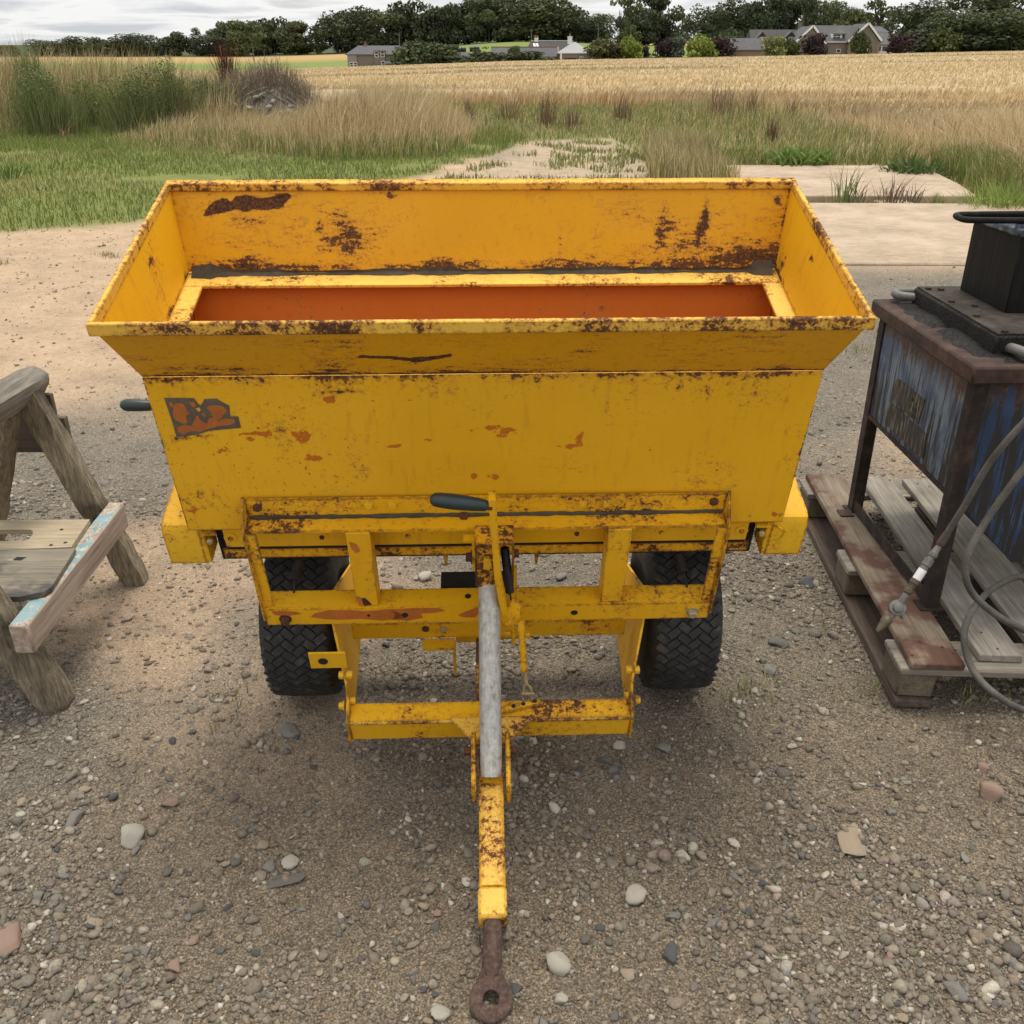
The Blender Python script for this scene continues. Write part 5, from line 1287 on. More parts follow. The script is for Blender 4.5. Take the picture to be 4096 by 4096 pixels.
# --- jack tube and its bracket
b = B(); b.tube([(.0, -.221, .70), (.0005, -.226, .60), (.0, -.40, .482), (-.0005, -.565, .368), (-.0005, -.590, .351)], [.0246, .0246, .0244, .0240, .0232], 24, up=(1, 0, 0)); b.build("jack_tube", M['tube'], sp)
b = B(); b.box((-.026, -.256, .600), (.0262, -.2525, .728)); b.box((.0515, -.2565, .612), (.0625 - .0095, -.2525, .728)); b.box((.0262, -.256, .600), (.053, -.2525, .611))
b.box((-.030, -.2525, .600), (-.0265, -.195, .728)); b.box((.0535, -.2525, .600), (.0565, -.195, .728)); b.box((-.030, -.2520, .7285), (.0565, -.192, .7325)); b.build("jack_bracket", M['vrust'], sp)
b = B(); b.box((-.055, -.215, .702), (-.0305, -.195, .708)); b.box((-.0365, -.214, .61), (-.0305, -.196, .7018)); b.build("bracket_clip", M['frame'], sp)
b = B(); b.hexbolt((-.037, -.205, .645), (-1, 0, 0), .011, .012, .016); b.hexbolt((.057, -.205, .655), (1, 0, 0), .010, .010, .013); b.build("bolt", M['bolt_rust'], sp)
b = B(); b.poly3([(-.010, -.2563, .695), (.004, -.2563, .692), (.007, -.2563, .672), (.001, -.2563, .655), (-.012, -.2563, .660)], (0, -.0005, 0)); b.build("yellow_spot", M['clean'], sp)
# lever with grip
L0, L1, L2 = locy(1968, 1988, -.285), locy(1990, 2290, -.285), locy(2022, 2470, -.275)
b = B()
def bar(b, p, q, w, t): b.beam(p, q, w, t, up=(0, -1, 0))
off = Vector((.006, 0, 0))
pts = [L0 + Vector((0, 0, .004)), L1, L2]
for i in range(2): b.beam(pts[i], pts[i + 1], .0145, .030, up=(0, -1, 0))
lv = b.build("lever", M['frame'], sp)
g0, g1 = locy(1738, 1998, -.292), locy(1946, 2022, -.292); gd = (g0 - g1)
b = B(); b.lathe([(0, .0115), (.004, .0125), (.030, .0150), (.070, .0165), (.095, .0155), (.108, .0135), (.114, .008), (.1155, .003)], g1, gd, 24); b.build("grip", M['grip'], lv)
b = B(); b.tube([g1 - gd.normalized() * .012, g1 + gd.normalized() * .002], .0095, 14); b.build("grip_collar", M['bolt_rust'], lv)
# bent foot of the lever and linkage
F0, F1, F2, F3 = locy(2010, 2465, -.275), locy(2050, 2395, -.262), locy(2086, 2425, -.265), locy(2082, 2510, -.280)
F4 = locy(2020, 2500, -.285)
b = B(); b.poly3([F0, F1, F2, F3, F4], (0, .006, -.002)); b.build("lever_foot", M['heavy'], lv)
K0, K1 = locy(2084, 2480, -.285), locy(2096, 2690, -.330)
b = B(); b.beam(K0, K1, .006, .016, up=(1, 0, 0)); b.build("link_bar", M['heavy'], sp)
b = B(); b.beam(locy(2055, 2470, -.24), locy(2054, 2570, -.25), .010, .014, up=(0, -1, 0)); b.hexbolt(locy(2040, 2535, -.25), (-1, 0, 0), .008, .014); b.hexbolt(locy(2100, 2540, -.26), (1, 0, 0), .009, .014); b.build("link_ear", M['heavy'], sp)
C0, C1 = locy(2098, 2690, -.34), locy(2112, 2775, -.365)
b = B(); b.tube([C0, (C0 + C1) / 2 - Vector((0, .002, 0))], .005, 10)
mdl = (C0 + C1) / 2
for s in (-1, 1): b.tube([mdl, mdl * .6 + C1 * .4 + Vector((s * .008, 0, 0)), C1 + Vector((s * .009, 0, 0))], .0035, 8)
b.tube([C1 + Vector((-.015, 0, 0)), C1 + Vector((.015, 0, 0))], .004, 8); b.build("clevis", M['brass'], sp)
q = [locz(1990, 2830, .335), locz(2160, 2790, .335), locz(2168, 2815, .335), locz(2000, 2852, .335)]
b = B(); b.poly3(q, (0, 0, -.006)); lt = b.build("link_arm", M['heavy'], sp)
for t in (.35, .58, .85):
    p = q[0].lerp(q[1], t) + (q[3] - q[0]) * .4; b = B(); b.lathe([(0, .0055), (.001, .005)], (p.x, p.y, .3352), (0, 0, 1), 12); b.build("arm_hole", M['dark'], lt)
c0, c1 = locy(2018, 2190, -.235), locy(2040, 2370, -.262)
coil("spring", c0, c1, .0085, 26, .0021, 'spring')
b = B(); b.tube([c1, c1 + Vector((.002, -.005, -.02))], .0022, 6); b.build("spring_hook", M['spring'], sp)
b = B(); b.box((.046, -.195, .44), (.066, -.188, .60)); b.build("back_strut", M['frame'], sp)
# side lever grip sticking out on the left
s0, s1 = locy(606, 1622, .10), locy(490, 1620, .10)
b = B(); d = (s1 - s0); b.lathe([(0, .0115), (.004, .0130), (.03, .0145), (.055, .0150), (.064, .0125), (.070, .007), (.0715, .003)], s0, d, 24); sg = b.build("side_grip", M['grip'], sp)
b = B(); b.tube([s0 - d.normalized() * .06, s0], .008, 10); b.tube([s0 - d.normalized() * .055, (s0.x + .05, .10, .62)], .007, 8); b.build("side_lever", M['frame'], sg)

# --- wheels
def wheel(x):
    w = B(); s = 1 if x > 0 else -1
    w.lathe([(-.075, .100), (-.07, .108), (-.02, .100), (.02, .100), (.07, .108), (.075, .100), (.05, .06), (-.05, .06)], (x, 0, WR), (1, 0, 0), 28, closed=True)
    w.lathe([(-.02, .10), (.0, .10)], (x - s * .05, 0, WR), (1, 0, 0), 28); wo = w.build("wheel", M['clean'], sp)
    R0 = WR - .006
    def rr(t): return R0 - .55 * t * t - 34 * t ** 4
    prof = [(-.082, .110), (-.0935, .135), (-.0965, .160), (-.093, .182), (-.086, .198)]
    prof += [(t, rr(t)) for t in np.linspace(-.075, .075, 13)] + [(-a, b_) for a, b_ in prof[::-1]]
    b = B(); b.lathe(prof, (x, 0, WR), (1, 0, 0), 64); b.build("tyre", M['rubber'], wo)
    # turf tread: zig-zag blocks
    bm = B(); bm._new([(-.017, -.0105, 0), (.017, -.0105, 0), (.017, .0105, 0), (-.017, .0105, 0), (-.0155, -.009, .0068), (.0155, -.009, .0068), (.0155, .009, .0068), (-.0155, .009, .0068)], [(3, 2, 1, 0), (4, 5, 6, 7), (0, 1, 5, 4), (1, 2, 6, 5), (2, 3, 7, 6), (3, 0, 4, 7)])
    mt = bpy.data.meshes.new("tread_block"); bm.bm.to_mesh(mt); bm.bm.free(); mt.materials.append(M['rubber'])
    NR = 46; rest = B()
    for ci, cx in enumerate(np.linspace(-.066, .066, 6)):
        for k in range(NR):
            an = 2 * math.pi * (k + .5 * (ci % 2)) / NR
            sl = 2 * .55 * cx + 4 * 34 * cx ** 3
            Rm = Matrix.Translation((0, 0, WR)) @ Matrix.Rotation(an, 4, 'X') @ Matrix.Translation((x + cx, 0, rr(cx) - .001)) @ Matrix.Rotation(math.atan(sl), 4, 'Y') @ Matrix.Rotation((1 if ci % 2 else -1) * math.radians(38), 4, 'Z')
            if .0 < an < 3.1:       # the front half, the one in view
                o = bpy.data.objects.new("tread_block", mt); COL.objects.link(o); o.parent = wo; o.matrix_local = Rm
            else:
                rest._new([Rm @ v.co for v in mt.vertices], [tuple(p.vertices) for p in mt.polygons])
    tag(rest.build("rear_tread", M['rubber'], wo), kind="stuff")
    b = B(); b.lathe([(0, .045), (.03, .045), (.035, .03)], (x - s * .06, 0, WR), (s, 0, 0), 20); b.build("hub", M['clean'], wo)
wheel(-.489); wheel(.506)
# ------------------------------------------------------------------ wooden trestle on the left
def pole_mesh(b, a, c, r0, r1, n=20, seg=16, wob=.015, sq=1.0):
    a, c = Vector(a), Vector(c); path = [a.lerp(c, i / seg) + Vector((random.uniform(-.002, .002), random.uniform(-.002, .002), 0)) for i in range(seg + 1)]
    rs = [r0 + (r1 - r0) * i / seg for i in range(seg + 1)]; rs[0] *= .90; rs[-1] *= .86
    b.tube(path, rs, n, wob=wob)
    if sq:
        vs_ = b.bm.verts[-(seg + 1) * n:] if False else list(b.bm.verts)[-(seg + 1) * n:]
        ax = (c - a).normalized()
        for v in vs_:
            t = (v.co - a).dot(ax); q = a + ax * t; d = v.co - q; L = d.length
            if L < 1e-6: continue
            th = math.atan2(d.dot(Vector((0, 1, 0))), d.dot(ax.cross(Vector((0, 1, 0))))); m = (abs(math.cos(th)) ** 12 + abs(math.sin(th)) ** 12) ** (-1 / 12)
            v.co = q + d * (1 + (m - 1) * sq) * .84
tr = thing("trestle", "weathered timber trestle with pole legs and a blue-flaked rail at the left edge", "trestle", (-1.30, 2.40, 0))
TO = Vector((-1.30, 2.40, 0))
def tp(name, mat, fn, parent=None):
    b = B(); fn(b); bmesh.ops.translate(b.bm, verts=b.bm.verts[:], vec=-TO); return b.build(name, M[mat], parent or tr)
tp("leg", 'log', lambda b: pole_mesh(b, (-1.262, 2.765, -.012), (-1.445, 2.67, .715), .045, .043))
tp("leg", 'log', lambda b: pole_mesh(b, (-1.243, 2.105, -.012), (-1.447, 2.02, .715), .052, .048))
tp("leg", 'log', lambda b: pole_mesh(b, (-1.76, 2.70, -.012), (-1.468, 2.60, .715), .050, .056))
tp("leg", 'log', lambda b: pole_mesh(b, (-1.74, 2.08, -.012), (-1.48, 1.95, .715), .050, .050))
tp("top_beam", 'log_y', lambda b: pole_mesh(b, (-1.475, 1.80, .715), (-1.445, 2.765, .700), .054, .052, 16, 16, .05, .5))
tp("rail", 'rail', lambda b: b.beam((-1.243, 2.012, .256), (-1.266, 2.735, .256), .052, .088, bev=.006))
tp("apron_board", 'board', lambda b: (b.box((-1.75, 2.735, .47), (-1.372, 2.757, .585), bev=.002), b.box((-1.75, 2.737, .590), (-1.40, 2.755, .66), bev=.002)))
tp("brace", 'log_y', lambda b: b.beam(at(175, 1610, 2.86), at(275, 1775, 2.80), .030, .022, up=(0, -1, 0)))
# plywood lying on the rails
def plyboard(name, label, pts, z, th, mat, hole=None):
    o = thing(name, label, "board", (pts[0][0], pts[0][1], z)) if False else None
    b = B()
    b.prism([(x, y) for x, y in pts], 'z', z, z + th, .0015)
    o = b.build(name, M[mat]); tag(o, label, "board"); return o
q = [atz(0, 2075, .318), atz(345, 2075, .318)]
# far board with an oblong slot: four strips round the hole, one thing
r_ = thing("plywood_board", "pale plywood board with an oblong slot on the trestle rail", "board", (-1.45, 2.55, .307))
BO = Vector((-1.45, 2.55, .307))
def bp(fn, mat, name, root, BO):
    b = B(); fn(b); bmesh.ops.translate(b.bm, verts=b.bm.verts[:], vec=-BO); return b.build(name, M[mat], root)
def zz(u, v, z=.318): g = atz(u, v, z); return (g.x, g.y)
def slotboard(b):
    z0, z1 = .303, .318
    O = [zz(-420, 2208), zz(90, 2197), zz(285, 2188), zz(322, 2132), zz(359, 2077), zz(110, 2080), zz(-420, 2085)]
    hole = [zz(-330, 2170), zz(98, 2163), zz(116, 2156), zz(130, 2138), zz(131, 2124), zz(122, 2118), zz(-330, 2122)]
    for z in (z0, z1):
        for i in range(7):
            j = (i + 1) % 7
            b._new([(*O[i], z), (*O[j], z), (*hole[j], z), (*hole[i], z)], [(0, 1, 2, 3)])
    for L in (O, hole):
        for i in range(7):
            j = (i + 1) % 7; b._new([(*L[i], z0), (*L[j], z0), (*L[j], z1), (*L[i], z1)], [(0, 1, 2, 3)])
    bmesh.ops.remove_doubles(b.bm, verts=b.bm.verts[:], dist=1e-5)
bp(slotboard, 'ply', "sheet", r_, BO)
for (u, v) in [(246, 2118), (204, 2180), (261, 2170)]:
    g = atz(u, v, .3185); bp(lambda b: b.lathe([(0, .0055), (.0008, .005)], (g.x, g.y, .3182), (0, 0, 1), 12), 'dark', "nail_hole", r_, BO)
r2 = thing("plywood_board", "grey stained plywood board nearest the viewer on the trestle rail", "board", (-1.45, 2.30, .307)); BO2 = Vector((-1.45, 2.30, .307))
bp(lambda b: b.prism([zz(-420, 2388), zz(79, 2386), zz(175, 2366), zz(204, 2348), zz(216, 2330), zz(302, 2192), zz(-420, 2212)], 'z', .3035, .3175, .001), 'ply_grey', "sheet", r2, BO2)
bp(lambda b: b.prism([zz(-420, 2387), zz(79, 2385), zz(200, 2350), zz(298, 2194), zz(-420, 2213)], 'z', .3005, .3030), 'ply_edge', "underside", r2, BO2)
g = atz(75, 2232, .32); bp(lambda b: b.prism([(g.x - .014, g.y - .008), (g.x + .010, g.y - .010), (g.x + .018, g.y + .008), (g.x - .010, g.y + .010)], 'z', .3176, .3182), 'dark', "knot_hole", r2, BO2)
g = atz(45, 2236, .32); bp(lambda b: b.prism([(g.x - .012, g.y - .005), (g.x + .006, g.y - .007), (g.x + .008, g.y + .004), (g.x - .010, g.y + .005)], 'z', .3176, .3182), 'ply', "splinter", r2, BO2)

# ------------------------------------------------------------------ pallet on the right
PYAW = math.radians(-3.2); PO = Vector((1.055, 2.075, 0)); PR = Euler((0, 0, PYAW)).to_matrix()
pal = thing("pallet", "weathered rust-stained wooden pallet under the blue tar tank", "pallet", PO, (0, 0, PYAW))
def pp(name, mat, lo, hi, bev=.003, jit=.0015):
    b = B(); b.box(lo, hi, bev=bev, jit=jit); return b.build(name, M[mat], pal)
PX = [(0.0, .140), (.195, .310), (.352, .490), (.545, .665), (.72, .84), (.87, 1.0)]
for i, (x0, x1) in enumerate(PX): pp("plank", 'pallet_rust' if i == 0 else 'pallet', (x0, -.005 + (.05 if i == 1 else .02 * (i % 2)), .1225), (x1, 1.245 - .015 * (i % 3), .1445))
for y in (0.0, .53, 1.10): pp("cross_board", 'pallet_x', (-.022, y, .100), (1.01, y + .145, .1218), .004)
for y in (0.012, .54, 1.105):
    for x in (-.018, .43, .88): pp("block", 'block', (x, y, .022), (x + .10, y + .13, .0995), .006, .002)
for x in (-.020, .43, .88): pp("runner", 'pallet_dark', (x, .0, -.004), (x + .10, 1.24, .0215), .004)
for (u, v) in [(3650, 2620), (3680, 2566), (3768, 2588), (3815, 2612), (3440, 1945), (3390, 1910), (3820, 2600), (3990, 2596), (4020, 2547), (3925, 2530), (3560, 1920), (3670, 1935), (3716, 1947)]:
    g = atz(u, v, .1448); l = PR.inverted() @ (g - PO); b = B(); b.lathe([(0, .0045), (.0012, .004)], (l.x, l.y, .1443), (0, 0, 1), 8); b.build("nail", M['bolt_rust'], pal)

# ------------------------------------------------------------------ tar tank on the pallet
TKO = Vector((1.20, 2.34, .1455)); tk = thing("tar_tank", "tar-covered blue and rusty heating tank standing on the pallet", "tank", TKO, (0, 0, math.radians(.6)))
def kp(name, mat, fn, parent=None):
    b = B(); fn(b); bmesh.ops.translate(b.bm, verts=b.bm.verts[:], vec=Vector((0, 0, -.1455))); return b.build(name, M[mat], parent or tk)
D0, D1, WX = .022, .668, .66     # front/back and width (tank coordinates: x right, y away)
sd = kp("side_wall", 'tank', lambda b: b.prism([(D0, .508), (D1, .508), (D1, .832), (D0, .832)], 'x', .0, .004))
kp("front_wall", 'tank_front', lambda b: b.prism([(.0045, .508), (.225, .285), (.435, .285), (WX, .508), (WX, .832), (.0045, .832)], 'y', D0, D0 + .004))
kp("body", 'tank', lambda b: b.prism([(.006, .509), (.226, .287), (.434, .287), (WX - .002, .509), (WX - .002, .83), (.006, .83)], 'y', D0 + .005, D1))
kp("bottom_angle", 'tankleg', lambda b: (b.box((-.004, D0, .494), (.022, D1, .507))))
for (x, y) in [(-.002, .0), (-.002, D1 - .025), (WX - .03, .0), (WX - .03, D1 - .025)]:
    def leg(b, x=x, y=y):
        b.box((x - .004, y, .150), (x - .0005, y + .036, .832)); b.box((x - .004, y - .004, .150), (x + .034, y - .0005, .832))
        b.box((x - .02, y - .012, .1456), (x + .045, y + .045, .1495))
    kp("leg", 'tankleg', leg)
kp("foot_rail", 'tankleg', lambda b: (b.box((-.0, .03, .152), (.004, .66, .190)), b.box((.0042, .03, .152), (.03, .66, .156))))
kp("foot_lug", 'tanklid', lambda b: b.box((-.055, .60, .1457), (-.008, .65, .150), bev=.001))
kp("lid", 'tanklid', lambda b: b.box((-.034, -.036, .833), (WX + .034, D1 + .03, .880), bev=.006))
# tar crust over the lid
def crust(b):
    nx, ny = 26, 26; vv = []; 
    for j in range(ny + 1):
        for i in range(nx + 1):
            x = -.02 + (WX + .04) * i / nx; y = -.022 + (D1 + .04) * j / ny
            e = min(min(x + .02, y + .022) / .05, 1); n_ = float(fnoise(np.array([x]), np.array([y]), 25, 90)[0]); n3 = float(fnoise(np.array([x]), np.array([y]), 8, 91)[0])
            near = max(0, 1 - abs(x - .055) / .05) if .05 < y < .62 else 0
            z = .8795 - .002 + e * .004 + (n_ - .4) * .010 * e + .016 * near * n_ - (.010 if n3 < .40 and x < .10 else 0)
            vv.append((x, y, z))
    ff = [(j * (nx + 1) + i, j * (nx + 1) + i + 1, (j + 1) * (nx + 1) + i + 1, (j + 1) * (nx + 1) + i) for j in range(ny) for i in range(nx)]
    b._new(vv, ff, True)
kp("tar_crust", 'tar', crust)
pl_ = kp("plinth", 'tar', lambda b: b.prism([(.055, .06), (.62, .06), (.62, .62), (.060, .62)], 'z', .875, .934, .006))
kp("plinth_plate", 'tarplate', lambda b: b.prism([(.060, .066), (.61, .066), (.61, .61), (.066, .61)], 'z', .9345, .939, .001), pl_)
for (u, v) in [(3722, 1157), (3772, 1160), (3813, 1208), (3911, 1265), (4020, 1328), (3905, 1225)]:
    g = atz(u, v, .94) - TKO; kp("bolt", 'tarplate', lambda b: b.hexbolt((g.x, g.y, .939), (0, 0, 1), .010, .007, .0), pl_)
bx = kp("burner_box", 'tarbox', lambda b: b.box((.178, .275, .938), (.50, .565, 1.145), bev=.003))
ld = kp("box_lid", 'tarlid', lambda b: b.box((.160, .262, 1.146), (.52, .580, 1.168), bev=.005), bx)
def loop(b):
    z = 1.186; P = [(.32, .29, z), (.16, .295, z), (.06, .300, z), (.035, .325, z - .002), (.030, .36, z), (.045, .39, z), (.10, .40, z), (.30, .41, z)]
    b.tube(bez(P, 5), .0085, 10)
kp("lid_handle", 'tarbox', loop, bx)
for y_ in (.283, .395): kp("handle_weld", 'tarlid', lambda b: b.box((.165, y_, 1.1685), (.32, y_ + .017, 1.178)), bx)
kp("side_handle", 'grey_metal', lambda b: b.tube(bez([(.075, .605, .905), (.030, .625, .905), (.018, .648, .907), (.035, .668, .908), (.10, .672, .908), (.30, .675, .908)], 6), .0135, 12))
kp("front_handle", 'grey_metal', lambda b: b.tube(bez([(.095, .075, .90), (.100, .035, .905), (.125, -.02, .900), (.16, -.075, .888), (.20, -.10, .885), (.32, -.105, .885)], 6), .0135, 12))
# label plates on the left side
def lp(pts): return [(y - 2.34, z) for (y, z) in pts]
for pts in ([(2.815, .686), (2.607, .688), (2.618, .608), (2.838, .612)], [(2.845, .600), (2.553, .603), (2.545, .528), (2.848, .524)]):
    o = kp("label_plate", 'plate', lambda b: b.prism(lp(pts), 'x', -.0018, -.0006))
# rows of lettering remains at the right end of the upper plate
for r in range(3):
    for i in range(7):
        y = .272 + .012 * i + .003 * (i % 3); z = .668 - .022 * r
        if (i * 3 + r * 5) % 4 == 0 or i < 3: continue
        kp("letter_mark", 'dark', lambda b: b.box((-.0026, y, z - .012), (-.0019, y + .004, z)), o)

# ------------------------------------------------------------------ hose with its lance valve
hs = thing("spray_hose", "grey braided hose with a valve and white tape leaning across the tank leg", "hose", (1.07, 2.25, .15)); HO = Vector((1.07, 2.25, .15))
def sp_(name, mat, fn):
    b = B(); fn(b); bmesh.ops.translate(b.bm, verts=b.bm.verts[:], vec=-HO); return b.build(name, M[mat], hs)
v0 = at(3588, 2432, 2.195); v1 = at(3722, 2240, 2.235); v2 = at(3760, 2178, 2.25)
d = (v2 - v0).normalized()
sp_("hose", 'hose', lambda b: b.tube(bez([v2, at(3860, 2020, 2.23), at(3960, 1850, 2.20), at(4096, 1690, 2.18), at(4250, 1560, 2.2), (1.75, 2.25, .80)], 8), .0085, 12))
sp_("ferrule", 'bolt_rust', lambda b: b.tube([v2 - d * .002, v2 + d * .035], .0112, 14))
def coupl(b):
    p = v2 - d * .005
    b.lathe([(0, .008), (.020, .010), (.022, .012), (.032, .012), (.034, .009), (.040, .009), (.042, .013), (.062, .013), (.064, .010), (.075, .0115)], p, -d, 8)
sp_("coupling", 'grey_metal', coupl)
w0 = v2 - d * .080; sp_("tape_band", 'white_tape', lambda b: b.tube([w0, w0 - d * .032], .0118, 16))
sp_("stem", 'brown_metal', lambda b: b.lathe([(0, .0125), (.012, .0135), (.016, .0105), (.030, .0105), (.032, .0125), (.042, .0125), (.044, .009), (.058, .009)], w0 - d * .032, -d, 14))
vc = v0
sp_("valve_body", 'grey_metal', lambda b: (b.lathe([(-.012, .012), (-.010, .021), (.008, .022), (.010, .014), (.016, .013), (.018, .009)], vc, (-.1, -.75, .62), 20), b.tube([vc + d * .045, vc - d * .03], .0095, 12), b.tube([vc, vc + Vector((.018, -.012, -.022))], .008, 10)))
nz = vc - d * .03 + Vector((-.004, 0, 0))
sp_("nozzle", 'brown_metal', lambda b: b.lathe([(0, .010), (.006, .0145), (.020, .0145), (.024, .0125), (.045, .008), (.056, .005)], nz, Vector((-.62, -.45, -.45)), 16))
hl = thing("loose_hose", "dark grey hose hanging in loops over the pallet's right side", "hose", (1.4, 2.2, .16)); HL = Vector((1.4, 2.2, .16))
b = B()
P_ = [at(4420, 1500, 2.22), at(4260, 1660, 2.19), at(4150, 1800, 2.17), at(4060, 1920, 2.16), at(3960, 2060, 2.15), at(3880, 2200, 2.12), at(3862, 2300, 2.10), at(3900, 2385, 2.08), at(4000, 2470, 2.04), at(4096, 2520, 2.02), (1.44, 1.98, .22), (1.58, 2.06, .19), (1.60, 2.22, .175), (1.50, 2.30, .165), at(4096, 2312, 2.285), at(3990, 2342, 2.27), at(3905, 2420, 2.20), at(3858, 2520, 2.13), at(3870, 2630, 2.06), at(3920, 2720, 1.995), at(4000, 2790, 1.95), at(4096, 2840, 1.925), (1.38, 1.90, .10)]
b.tube(bez(P_, 7), .0092, 12); bmesh.ops.translate(b.bm, verts=b.bm.verts[:], vec=-HL); b.build("hose", M['hose'], hl)

# ------------------------------------------------------------------ stones and gravel
def ico(sub):
    bm = bmesh.new(); bmesh.ops.create_icosphere(bm, subdivisions=sub, radius=1)
    V = np.array([v.co[:] for v in bm.verts]); F = np.array([[v.index for v in f.verts] for f in bm.faces]); bm.free(); return V, F
def stone_shape(V, r, chunky=.35):
    d = V / np.linalg.norm(V, axis=1)[:, None]; out = np.ones(len(V)) * 1.25
    for _ in range(9):
        n = r.normal(size=3); n /= np.linalg.norm(n); h = .40 + .42 * r.random(); dn = d @ n
        out = np.where(dn > .05, np.minimum(out, h / np.maximum(dn, .05)), out)
    return d * out[:, None] * (1 + r.normal(0, .025, (len(V), 1)))
iv1, if1 = ico(1); iv2, if2 = ico(2); iv3, if3 = ico(3)
S1 = [stone_shape(iv1, np.random.default_rng(300 + i)) * (1 + np.random.default_rng(900 + i).normal(0, .16, (len(iv1), 1))) for i in range(18)]
S2 = [stone_shape(iv2, np.random.default_rng(330 + i)) for i in range(14)]
S3 = [fast_mesh("stone", stone_shape(iv3, np.random.default_rng(360 + i)), tris=if3, smoothf=False) for i in range(16)]
for m_ in S3: m_.materials.append(M['stone'])
GREYS = [(.165, .148, .122), (.21, .185, .152), (.13, .122, .108), (.27, .24, .195), (.085, .084, .084), (.19, .16, .122), (.42, .38, .32), (.22, .175, .14), (.18, .158, .125), (.145, .13, .105)]
def pebbles(xy, rad, shapes, faces, r, sink=.35, flat=.7, cols=GREYS):
    n = len(xy); k = r.integers(0, len(shapes), n); SV = np.stack(shapes)[k]           # n, nv, 3
    sc = np.stack([rad * (.8 + .5 * r.random(n)), rad * (.7 + .4 * r.random(n)), rad * flat * (.7 + .5 * r.random(n))], 1)
    SV = SV * sc[:, None, :]
    a = r.random(n) * 6.28; ca, sa = np.cos(a), np.sin(a); tl = r.normal(0, .35, n); ct, st_ = np.cos(tl), np.sin(tl)
    x, y, z = SV[..., 0], SV[..., 1], SV[..., 2]
    y, z = y * ct[:, None] - z * st_[:, None], y * st_[:, None] + z * ct[:, None]
    x, y = x * ca[:, None] - y * sa[:, None], x * sa[:, None] + y * ca[:, None]
    gz0 = gh(xy[:, 0], xy[:, 1])
    V = np.stack([x + xy[:, :1], y + xy[:, 1:], z + (gz0 + sc[:, 2] * (1 - 2 * sink) * .9)[:, None]], -1)
    nv = SV.shape[1]; T = (np.arange(n)[:, None, None] * nv + faces[None]).reshape(-1, 3)
    C = palette(n, cols, .18, r); dust = ground_colour(xy[:, 0], xy[:, 1])[0]; m_ = (.12 + .50 * r.random(n))[:, None]; C = C * (1 - m_) + dust * m_
    return V.reshape(-1, 3), T, np.repeat(C, nv, 0)
def frustum(n, y0, y1, r, pw=1.0):
    y = y0 + (y1 - y0) * r.random(n * 2); x = (r.random(n * 2) * 2 - 1) * (.56 * (y * .9 + .75) + .12)
    k = r.random(n * 2) < (y0 / y) ** pw
    return np.stack([x, y], 1)[k][:n]
# footprints that stay clear
def clear(xy, m=0.0):
    k = np.ones(len(xy), bool)
    for (x, y, rd) in [(-1.24, 2.76, .05), (-1.25, 2.10, .06), (-.55, 2.2, .10), (.445, 2.23, .10)]: k &= np.hypot(xy[:, 0] - x, xy[:, 1] - y) > rd
    l = (xy - np.array([PO.x, PO.y])) @ np.array([[math.cos(-PYAW), math.sin(-PYAW)], [-math.sin(-PYAW), math.cos(-PYAW)]])
    for x0 in (-.020, .43, .88): k &= ~((l[:, 0] > x0 - .005) & (l[:, 0] < x0 + .105) & (l[:, 1] > -.005) & (l[:, 1] < 1.245))
    return k
rg_ = np.random.default_rng(11)
def density(xy):
    n = fnoise(xy[:, 0], xy[:, 1], .9, 2, 4); n2 = fnoise(xy[:, 0], xy[:, 1], .35, 9, 3); n3 = fnoise(xy[:, 0], xy[:, 1], 2.6, 14, 3)
    n4 = fnoise(xy[:, 0], xy[:, 1], 7, 24, 2)
    d = .66 + 3.6 * (n3 - .5) + 2.2 * (n4 - .5) - .8 * smooth(.50, .64, n) * smooth(.5, -.8, xy[:, 0]) + .35 * smooth(.2, 1.2, xy[:, 0]) - .25 * smooth(.1, -1.2, xy[:, 0]) * smooth(1.8, 2.8, xy[:, 1]) - .35 * np.exp(-((xy[:, 0] + .02) / .28) ** 2) * smooth(1.9, 1.5, xy[:, 1])
    return np.clip(d, .22, 1.0)
parts_ = []
xy = frustum(80000, .95, 3.4, rg_, .6); xy = xy[(rg_.random(len(xy)) < density(xy)) & clear(xy)][:50000]
parts_.append((pebbles(xy, np.exp(rg_.normal(math.log(.0038), .50, len(xy))).clip(.0017, .012), S1, if1, rg_)))
xy = frustum(20000, .95, 3.6, rg_, .5); xy = xy[(rg_.random(len(xy)) < density(xy) ** 1.3) & clear(xy)][:9000]
parts_.append((pebbles(xy, np.exp(rg_.normal(math.log(.0085), .34, len(xy))).clip(.005, .018), S2, if2, rg_, .40)))
xy = np.stack([rg_.uniform(-5.5, 4.6, 34000), 3.3 + 6.4 * rg_.random(34000) ** 1.3], 1)
kk = (np.abs(xy[:, 0]) < .62 * xy[:, 1] + .4) & ~((xy[:, 0] > 1.5) & (xy[:, 1] > 7.85)) & (rg_.random(len(xy)) < .25 + .9 * smooth(-.5, 1.5, xy[:, 0]) * smooth(6, 3.5, xy[:, 1]) + .3 * smooth(5, 3.3, xy[:, 1])) & clear(xy)
xy = xy[kk][:15000]
parts_.append((pebbles(xy, np.exp(rg_.normal(math.log(.0075), .45, len(xy))).clip(.004, .022), S1, if1, rg_, .4, .7, GREYS + [(.30, .25, .19), (.36, .30, .23), (.26, .19, .125)])))
xy = sample_poly(TRACK, 5000, rg_); xy = xy[xy[:, 1] > 10][:700]
parts_.append((pebbles(xy, np.exp(rg_.normal(math.log(.009), .4, len(xy))).clip(.005, .02), S1, if1, rg_, .45, .6, [(.38, .30, .21), (.42, .34, .25), (.30, .24, .17)])))
o = 0; Vs, Ts, Cs = [], [], []
